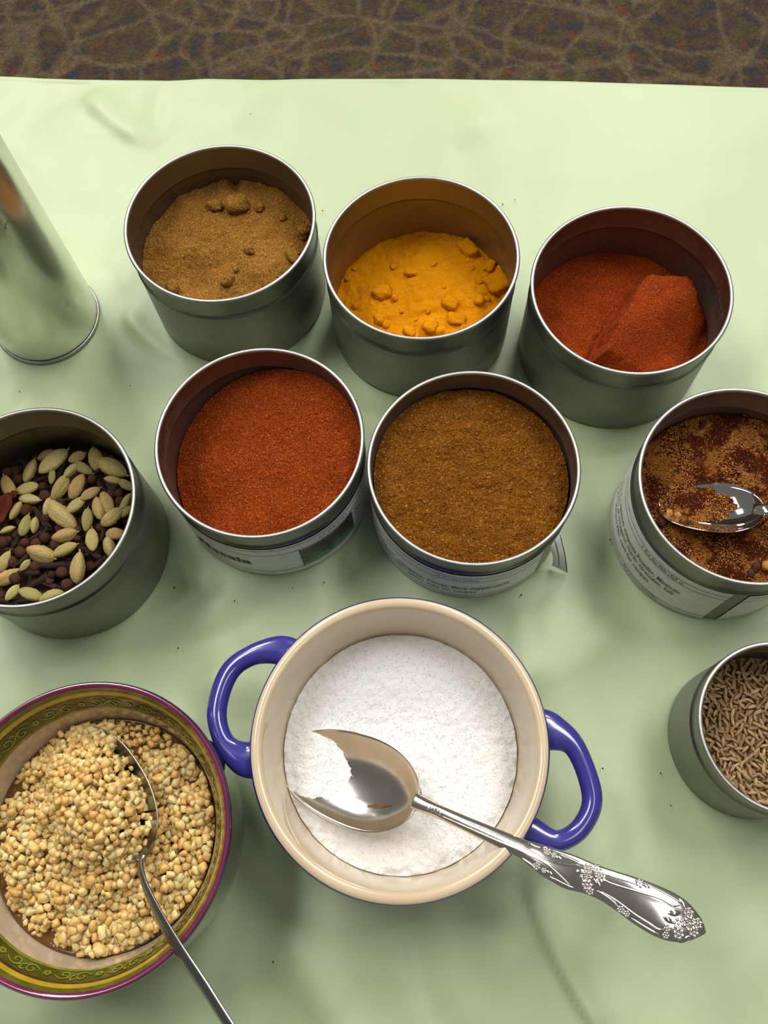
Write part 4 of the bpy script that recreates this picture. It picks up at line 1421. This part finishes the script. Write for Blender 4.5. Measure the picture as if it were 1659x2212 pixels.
POD_L = [(245, 750, 200, 65), (440, 675, 290, 40), (635, 640, 150, 30), (790, 660, 190, 100), (960, 690, 260, -30), (75, 880, 195, 115), (225, 900, 200, 15), (245, 985, 190, -10),
         (590, 750, 170, 45), (690, 730, 160, -30), (490, 890, 240, 55), (635, 885, 225, 60), (745, 940, 180, 35), (630, 1030, 200, 40), (880, 1030, 205, -70), (810, 1060, 180, 100), (920, 1130, 215, 40),
         (715, 1155, 190, 85), (510, 1110, 305, -45), (530, 1280, 210, 15), (760, 1320, 190, 95), (960, 1280, 175, -5), (900, 1380, 165, 100), (205, 1200, 190, 75), (285, 1200, 130, 80), (335, 1435, 250, -20),
         (535, 1405, 220, 25), (645, 1550, 250, 80), (40, 1500, 190, 60), (60, 1620, 235, 30), (205, 1530, 120, 50), (100, 1755, 160, 55), (255, 1770, 200, -20), (430, 1790, 210, 20), (930, 830, 140, -10),
         (1050, 870, 150, -30), (1040, 1020, 175, 60), (1040, 1090, 130, 40), (130, 1080, 170, 55), (390, 1050, 150, 70), (60, 1240, 130, 20), (375, 620, 150, 30), (430, 800, 120, 80)]
CLOVE_L = [(500, 740, 220, 65), (830, 740, 190, 30), (980, 790, 220, -5), (330, 820, 180, 20), (840, 890, 220, -60), (345, 1150, 250, -55), (300, 1290, 200, 25), (460, 1530, 280, 5), (330, 1660, 300, 25),
           (230, 1590, 200, 0), (640, 1090, 190, 30), (650, 1380, 170, -70), (800, 1520, 220, 30), (130, 1340, 180, 60), (180, 1490, 190, 40), (60, 1400, 190, -10), (1010, 1100, 200, -60), (560, 990, 170, 10),
           (150, 1170, 190, -50), (690, 1450, 180, 20), (850, 1250, 170, 80), (1000, 900, 190, 35), (420, 1700, 200, -20), (200, 1820, 220, 5), (60, 1830, 220, -10), (760, 1430, 190, -30), (330, 900, 170, -40), (560, 1180, 160, 60)]
BERRY_L = [(150, 825, 95), (370, 955, 100), (760, 820, 90), (495, 1015, 95), (215, 1075, 120), (375, 1145, 95), (300, 1350, 100), (370, 1300, 95), (205, 1345, 85), (25, 1340, 110), (170, 1420, 110), (100, 1500, 100), (290, 1540, 100),
           (510, 1590, 105), (555, 1690, 110), (125, 1640, 105), (455, 1360, 95), (920, 940, 95), (990, 1000, 90), (350, 880, 80), (640, 1310, 60), (980, 940, 80), (640, 1240, 70), (70, 1320, 60), (745, 1220, 60), (410, 1660, 70), (60, 760, 90)]


def clove_body(name):
    V, F = [], []
    prof = [(-1.0, 0.04), (-0.95, 0.13), (-0.5, 0.17), (0.0, 0.20), (0.40, 0.24), (0.55, 0.25), (0.62, 0.14)]
    ns = 10
    for s, r in prof:
        for j in range(ns):
            a = 2 * PI * j / ns
            rr = r * (1 + 0.18 * math.cos(4 * a)) if s < 0.6 else r
            V.append((s, rr * math.cos(a), rr * math.sin(a)))
    n = len(prof)
    for i in range(n - 1):
        for j in range(ns):
            j2 = (j + 1) % ns; F.append((i * ns + j, i * ns + j2, (i + 1) * ns + j2, (i + 1) * ns + j))
    F.append(tuple(range(ns - 1, -1, -1))); F.append(tuple((n - 1) * ns + j for j in range(ns)))
    # four sepals
    for q in range(4):
        a = PI / 4 + q * PI / 2; b = len(V)
        for s, r, w in ((0.5, 0.18, 0.12), (0.72, 0.36, 0.10), (0.9, 0.46, 0.02)):
            for sg in (-1, 1):
                V.append((s, r * math.cos(a) - sg * w * math.sin(a), r * math.sin(a) + sg * w * math.cos(a)))
        for i in range(2): F.append((b + 2 * i, b + 2 * i + 1, b + 2 * i + 3, b + 2 * i + 2))
    return mesh_data(name, V, F)


CLOVE = clove_body('stem')
BUD = lump_mesh('bud', 77, 10, 8, 0.06)
BERRY = [lump_mesh('allspice_berry', 80 + i, 12, 9, 0.10) for i in range(3)]


def in_tin(o, k, margin):
    x, y = o.location.x - TINS[k][0], o.location.y - TINS[k][1]
    r = math.hypot(x, y); lim = tin_radii(k)[1] - margin
    if r > lim:
        o.location.x = TINS[k][0] + x * lim / r; o.location.y = TINS[k][1] + y * lim / r


ORD = []


def put_pod(cx, cy, ln, ang, z, lab=None):
    i = random.randrange(7)
    r = thing('cardamom_pod', 'x', 'spice pod')
    c, L = place(r, 'car', cx, cy, ln * 1.06, ang, z, random.uniform(-.2, .2), width=random.uniform(.86, 1.15))
    in_tin(r, 'car', L * 0.75)
    obj('husk', PODS[i], M['pod'], r)
    obj('stem', STUB, M['pod'], r)
    x, y = r.location.x - TINS['car'][0], r.location.y - TINS['car'][1]
    size = 'long' if ln > 228 else ('short' if ln < 155 else 'plump')
    reg = region(x, y)
    tag(r, lab or f'{size} pale green cardamom pod {reg}', 'spice pod', f'{size} cardamom pods {reg}')
    ORD.append(r)
    return r


def put_clove(cx, cy, ln, ang, z, tilt=0.0, deep=False):
    r = thing('clove', 'x', 'clove')
    c, L = place(r, 'car', cx, cy, ln, ang, z, tilt)
    in_tin(r, 'car', L * 0.8)
    obj('stem', CLOVE, M['clove'], r)
    b = obj('bud', BUD, M['clove'], r, (0.72, 0, 0)); b.scale = (0.24, 0.26, 0.26)
    x, y = r.location.x - TINS['car'][0], r.location.y - TINS['car'][1]
    reg = region(x, y)
    if deep: tag(r, f'dark clove half buried under the pods {reg}', 'clove', f'buried cloves {reg}')
    else:
        tag(r, f'dark brown dried clove {reg}', 'clove', f'cloves {reg}'); ORD.append(r)
    return r


def put_berry(cx, cy, d, z, deep=False):
    o = obj('allspice_berry', BERRY[random.randrange(3)], M['berry'])
    p = unproj(cx * 0.2622, 820 + cy * 0.2622, z)
    s = d * 0.2622 / FPX * (CAM_H - z) * 1.03 / 2
    o.location = p; o.scale = (s, s, s * 0.95)
    o.rotation_euler = (random.uniform(0, 6), random.uniform(0, 6), 0)
    in_tin(o, 'car', s * 1.05)
    x, y = o.location.x - TINS['car'][0], o.location.y - TINS['car'][1]
    reg = region(x, y)
    if deep: tag(o, f'brown berry half buried under the pods {reg}', 'berry', f'buried berries {reg}')
    else:
        tag(o, f'round reddish brown berry {reg}', 'berry', f'brown berries {reg}'); ORD.append(o)


zl = LEVEL
for i, (cx, cy, ln, a) in enumerate(POD_L):
    put_pod(cx, cy, ln, a, zl + 0.0022 + 0.0012 * math.sin(i * 1.7))
for i, (cx, cy, ln, a) in enumerate(CLOVE_L):
    put_clove(cx, cy, ln, a, zl + 0.0002 + 0.0006 * math.sin(i * 2.3), random.uniform(-.15, .15))
for i, (cx, cy, d) in enumerate(BERRY_L):
    put_berry(cx, cy, d, zl + 0.0010 + 0.0008 * math.sin(i))
# a second layer seen through the gaps
rs_ = random.Random(3)
for i in range(70):
    cx, cy = rs_.uniform(0, 1080), rs_.uniform(560, 1850)
    if rs_.random() < 0.6: put_clove(cx, cy, rs_.uniform(170, 250), rs_.uniform(0, 180), zl - 0.0030, rs_.uniform(-.3, .3), True)
    else: put_berry(cx, cy, rs_.uniform(80, 110), zl - 0.0028, True)


# look-alikes in one part of the tin are told apart by their order from the left
WORDS = ['leftmost', 'second from left', 'third from left', 'fourth from left', 'fifth from left', 'sixth from left', 'seventh from left', 'eighth from left', 'ninth from left', 'tenth from left',
         'eleventh from left', 'twelfth from left', 'thirteenth from left', 'fourteenth from left', 'fifteenth from left', 'sixteenth from left']
by_label = {}
for o in ORD: by_label.setdefault(o['label'], []).append(o)
for lab_, os_ in by_label.items():
    if len(os_) > 1:
        os_.sort(key=lambda q: q.location.x)
        for i_, o in enumerate(os_):
            o['label'] = lab_ + ', ' + ('rightmost' if i_ == len(os_) - 1 else WORDS[min(i_, 15)])


def z_fill(X, Y): return LEVEL - 0.0045 + 0.002 * perlin(X * 200, Y * 200)


heap('clove_fill', *TINS['car'][:2], tin_radii('car')[1] * PR, z_fill, M['clove'], 0.0018, 90, 'dark cloves and berries deep under the cardamom pods', 'spices')


def chili_flake():
    V, F = [], []
    n, m = 9, 6
    for i in range(n):
        for j in range(m):
            u, v = i / (n - 1) * 2 - 1, j / (m - 1) * 2 - 1
            w = 0.42 * math.sqrt(max(0.02, 1 - 0.9 * u * u)) * (1 + 0.15 * math.sin(5 * u))
            V.append((u, v * w, 0.18 * v * v + 0.10 * math.sin(3 * u) + 0.05 * math.sin(7 * v + 4 * u)))
    for i in range(n - 1):
        for j in range(m - 1): F.append((i * m + j, (i + 1) * m + j, (i + 1) * m + j + 1, i * m + j + 1))
    return mesh_data('chili_flake', V, F)


FL = chili_flake()
for cx, cy, ln, a in ((30, 1060, 270, 62), (100, 950, 120, 20)):
    o = obj('chili_flake', FL, M['chili'])
    place(o, 'car', cx, cy, ln, a, zl + 0.0050, 0.1, 0.1)
    sm = o.modifiers.new('thick', 'SOLIDIFY'); sm.thickness = 0.06
    tag(o, ('large' if ln > 200 else 'small') + ' shiny red dried chili flake among the cardamom', 'chili')


# ------------------------------------------------------------------ cumin
def cumin_mesh(seed, ns=9, nr=9):
    rs = np.random.default_rng(seed); V, F = [], []
    bend = rs.uniform(-.16, .16)
    for i in range(nr):
        s = -1 + 2 * i / (nr - 1)
        r = 0.33 * (1 - abs(s) ** 2.2) ** 0.85 + 0.025
        for j in range(ns):
            a = 2 * PI * j / ns; rr = r * (1 + 0.14 * (1 if j % 2 else -1))
            V.append((s, rr * math.cos(a) + bend * (1 - s * s), rr * math.sin(a) * 0.85))
    for i in range(nr - 1):
        for j in range(ns):
            j2 = (j + 1) % ns; F.append((i * ns + j, i * ns + j2, (i + 1) * ns + j2, (i + 1) * ns + j))
    F.append(tuple(range(ns - 1, -1, -1))); F.append(tuple((nr - 1) * ns + j for j in range(ns)))
    return mesh_data('cumin_seed', V, F)


M['cumin'] = varied_mat('cumin_brown', [srgb(140, 110, 74), srgb(176, 144, 102), srgb(198, 168, 124), srgb(160, 128, 88)], 0.65, 4, 0.3)
CUM = [cumin_mesh(60 + i) for i in range(6)]
ZC = 0.0270
riC = tin_radii('cum')[1]
rs_ = np.random.default_rng(17)
tx, ty = TINS['cum'][:2]


def cumin_xy(n, rmax, inside):
    out = []
    dmin = 0.00235
    cell = {}
    tries = 0
    while len(out) < n and tries < 40000:
        tries += 1
        r = rmax * math.sqrt(rs_.uniform()); a = rs_.uniform(0, 2 * PI)
        x, y = r * math.cos(a), r * math.sin(a)
        d = np.array([tx + x, ty + y, ZC - CAM_H]); w = -(d @ C_B); px = W / 2 + FPX * (d @ C_R) / w
        if (px < 1668) != inside: continue
        g = (int(x / dmin + 500), int(y / dmin + 500))
        if any((qx - x) ** 2 + (qy - y) ** 2 < dmin * dmin for i in (-1, 0, 1) for j in (-1, 0, 1) for qx, qy in cell.get((g[0] + i, g[1] + j), ())): continue
        cell.setdefault(g, []).append((x, y)); out.append((x, y))
    return out


def zc_(x, y): return ZC + 0.0012 * float(perlin(x * 90, y * 90)) - 0.0015 * (x * x + y * y) / riC ** 2


cnt = 0
for lay in (0, 1):
    for (x, y) in cumin_xy(300, riC - 0.0024, True):
        if cnt >= 300: break
        L = rs_.uniform(0.0021, 0.0030)
        o = obj('cumin_seed', CUM[cnt % 6], M['cumin'], None, (tx + x, ty + y, zc_(x, y) + (0.0002 if lay == 0 else 0.0010)))
        o.scale = (L, L * rs_.uniform(.85, 1.1), L)
        base = 1.9 + 0.9 * float(perlin(x * 60 + 8, y * 60)) * 2
        o.rotation_euler = (rs_.uniform(0, 6.28), rs_.uniform(-.35, .35), base + rs_.normal() * 0.8)
        reg = 'far' if y > 0.012 else ('near' if y < -0.012 else 'middle')
        dirn = 'away from the left wall' if x > -0.012 else ('close to the left wall' if x < -0.024 else 'between left wall and middle')
        top = 'topmost' if lay else 'settled'
        tag(o, f'{top} brown cumin seed, {reg} part of the tin, {dirn}', 'cumin seed', f'{top} cumin seeds, {reg} part, {dirn}')
        cnt += 1
V, F = [], []; b = 0
tv = [np.array([v.co[:] for v in m.vertices]) for m in CUM]; tf = [[tuple(p.vertices) for p in m.polygons] for m in CUM]
ext = [(x, y, 0) for x, y in cumin_xy(300, riC - 0.0026, False)]
for lay in (1, 2):
    for ins in (True, False): ext += [(x, y, -0.0013 * lay) for x, y in cumin_xy(320, riC - 0.0030, ins)]
for i, (x, y, dz) in enumerate(ext):
    a = rs_.uniform(0, 6.28); L = rs_.uniform(.0021, .0030); q = i % 6
    vv = tv[q] * L
    vv = np.stack([vv[:, 0] * math.cos(a) - vv[:, 1] * math.sin(a) + x, vv[:, 0] * math.sin(a) + vv[:, 1] * math.cos(a) + y, vv[:, 2] + zc_(x, y) + dz], -1)
    rr = np.hypot(vv[:, 0], vv[:, 1]); sc = np.minimum(1, (riC - 0.0003) / np.maximum(rr, 1e-6)); vv[:, 0] *= sc; vv[:, 1] *= sc
    V.append(vv); F += [tuple(k_ + b for k_ in f) for f in tf[q]]; b += len(vv)
o = obj('cumin_fill', mesh_data('cumin_fill', np.vstack(V), F), M['cumin'], None, (tx, ty, 0))
tag(o, 'mass of cumin seeds under and beyond the top layer in the small tin', 'cumin', kind='stuff')
heap('cumin_base', tx, ty, riC * PR, lambda X, Y: ZC - 0.0035 + 0 * X, M['cumin'], 0.0018, 40, 'deep layer of cumin seeds in the small tin', 'cumin')

# ------------------------------------------------------------------ specks on the cloth
M['speck'] = plain('dark_crumb', (0.03, 0.03, 0.02, 1), 0.8)
SPK = [(541, 246), (1112, 432), (1086, 441), (42, 845), (281, 833), (507, 1298), (377, 1269), (1427, 1670), (1449, 1740), (1302, 1660), (590, 2078), (697, 455), (1126, 1285), (632, 1270), (385, 1400), (700, 1258), (1318, 1166)]
V, F = [], []
for i, (px, py) in enumerate(SPK):
    p = unproj(px, py, 0.0012); b = len(V); s = random.uniform(0.0003, 0.00055)
    for q in ((s, 0, 0), (-s, 0, 0), (0, s * 1.5, 0), (0, -s * 1.5, 0), (0, 0, s), (0, 0, -s)): V.append(p + np.array(q))
    F += [(b + 0, b + 2, b + 4), (b + 2, b + 1, b + 4), (b + 1, b + 3, b + 4), (b + 3, b + 0, b + 4), (b + 2, b + 0, b + 5), (b + 1, b + 2, b + 5), (b + 3, b + 1, b + 5), (b + 0, b + 3, b + 5)]
o = obj('spice_crumbs', mesh_data('spice_crumbs', V, F, False), M['speck'])
tag(o, 'tiny dark spice crumbs scattered over the green cloth', 'crumbs', kind='stuff')
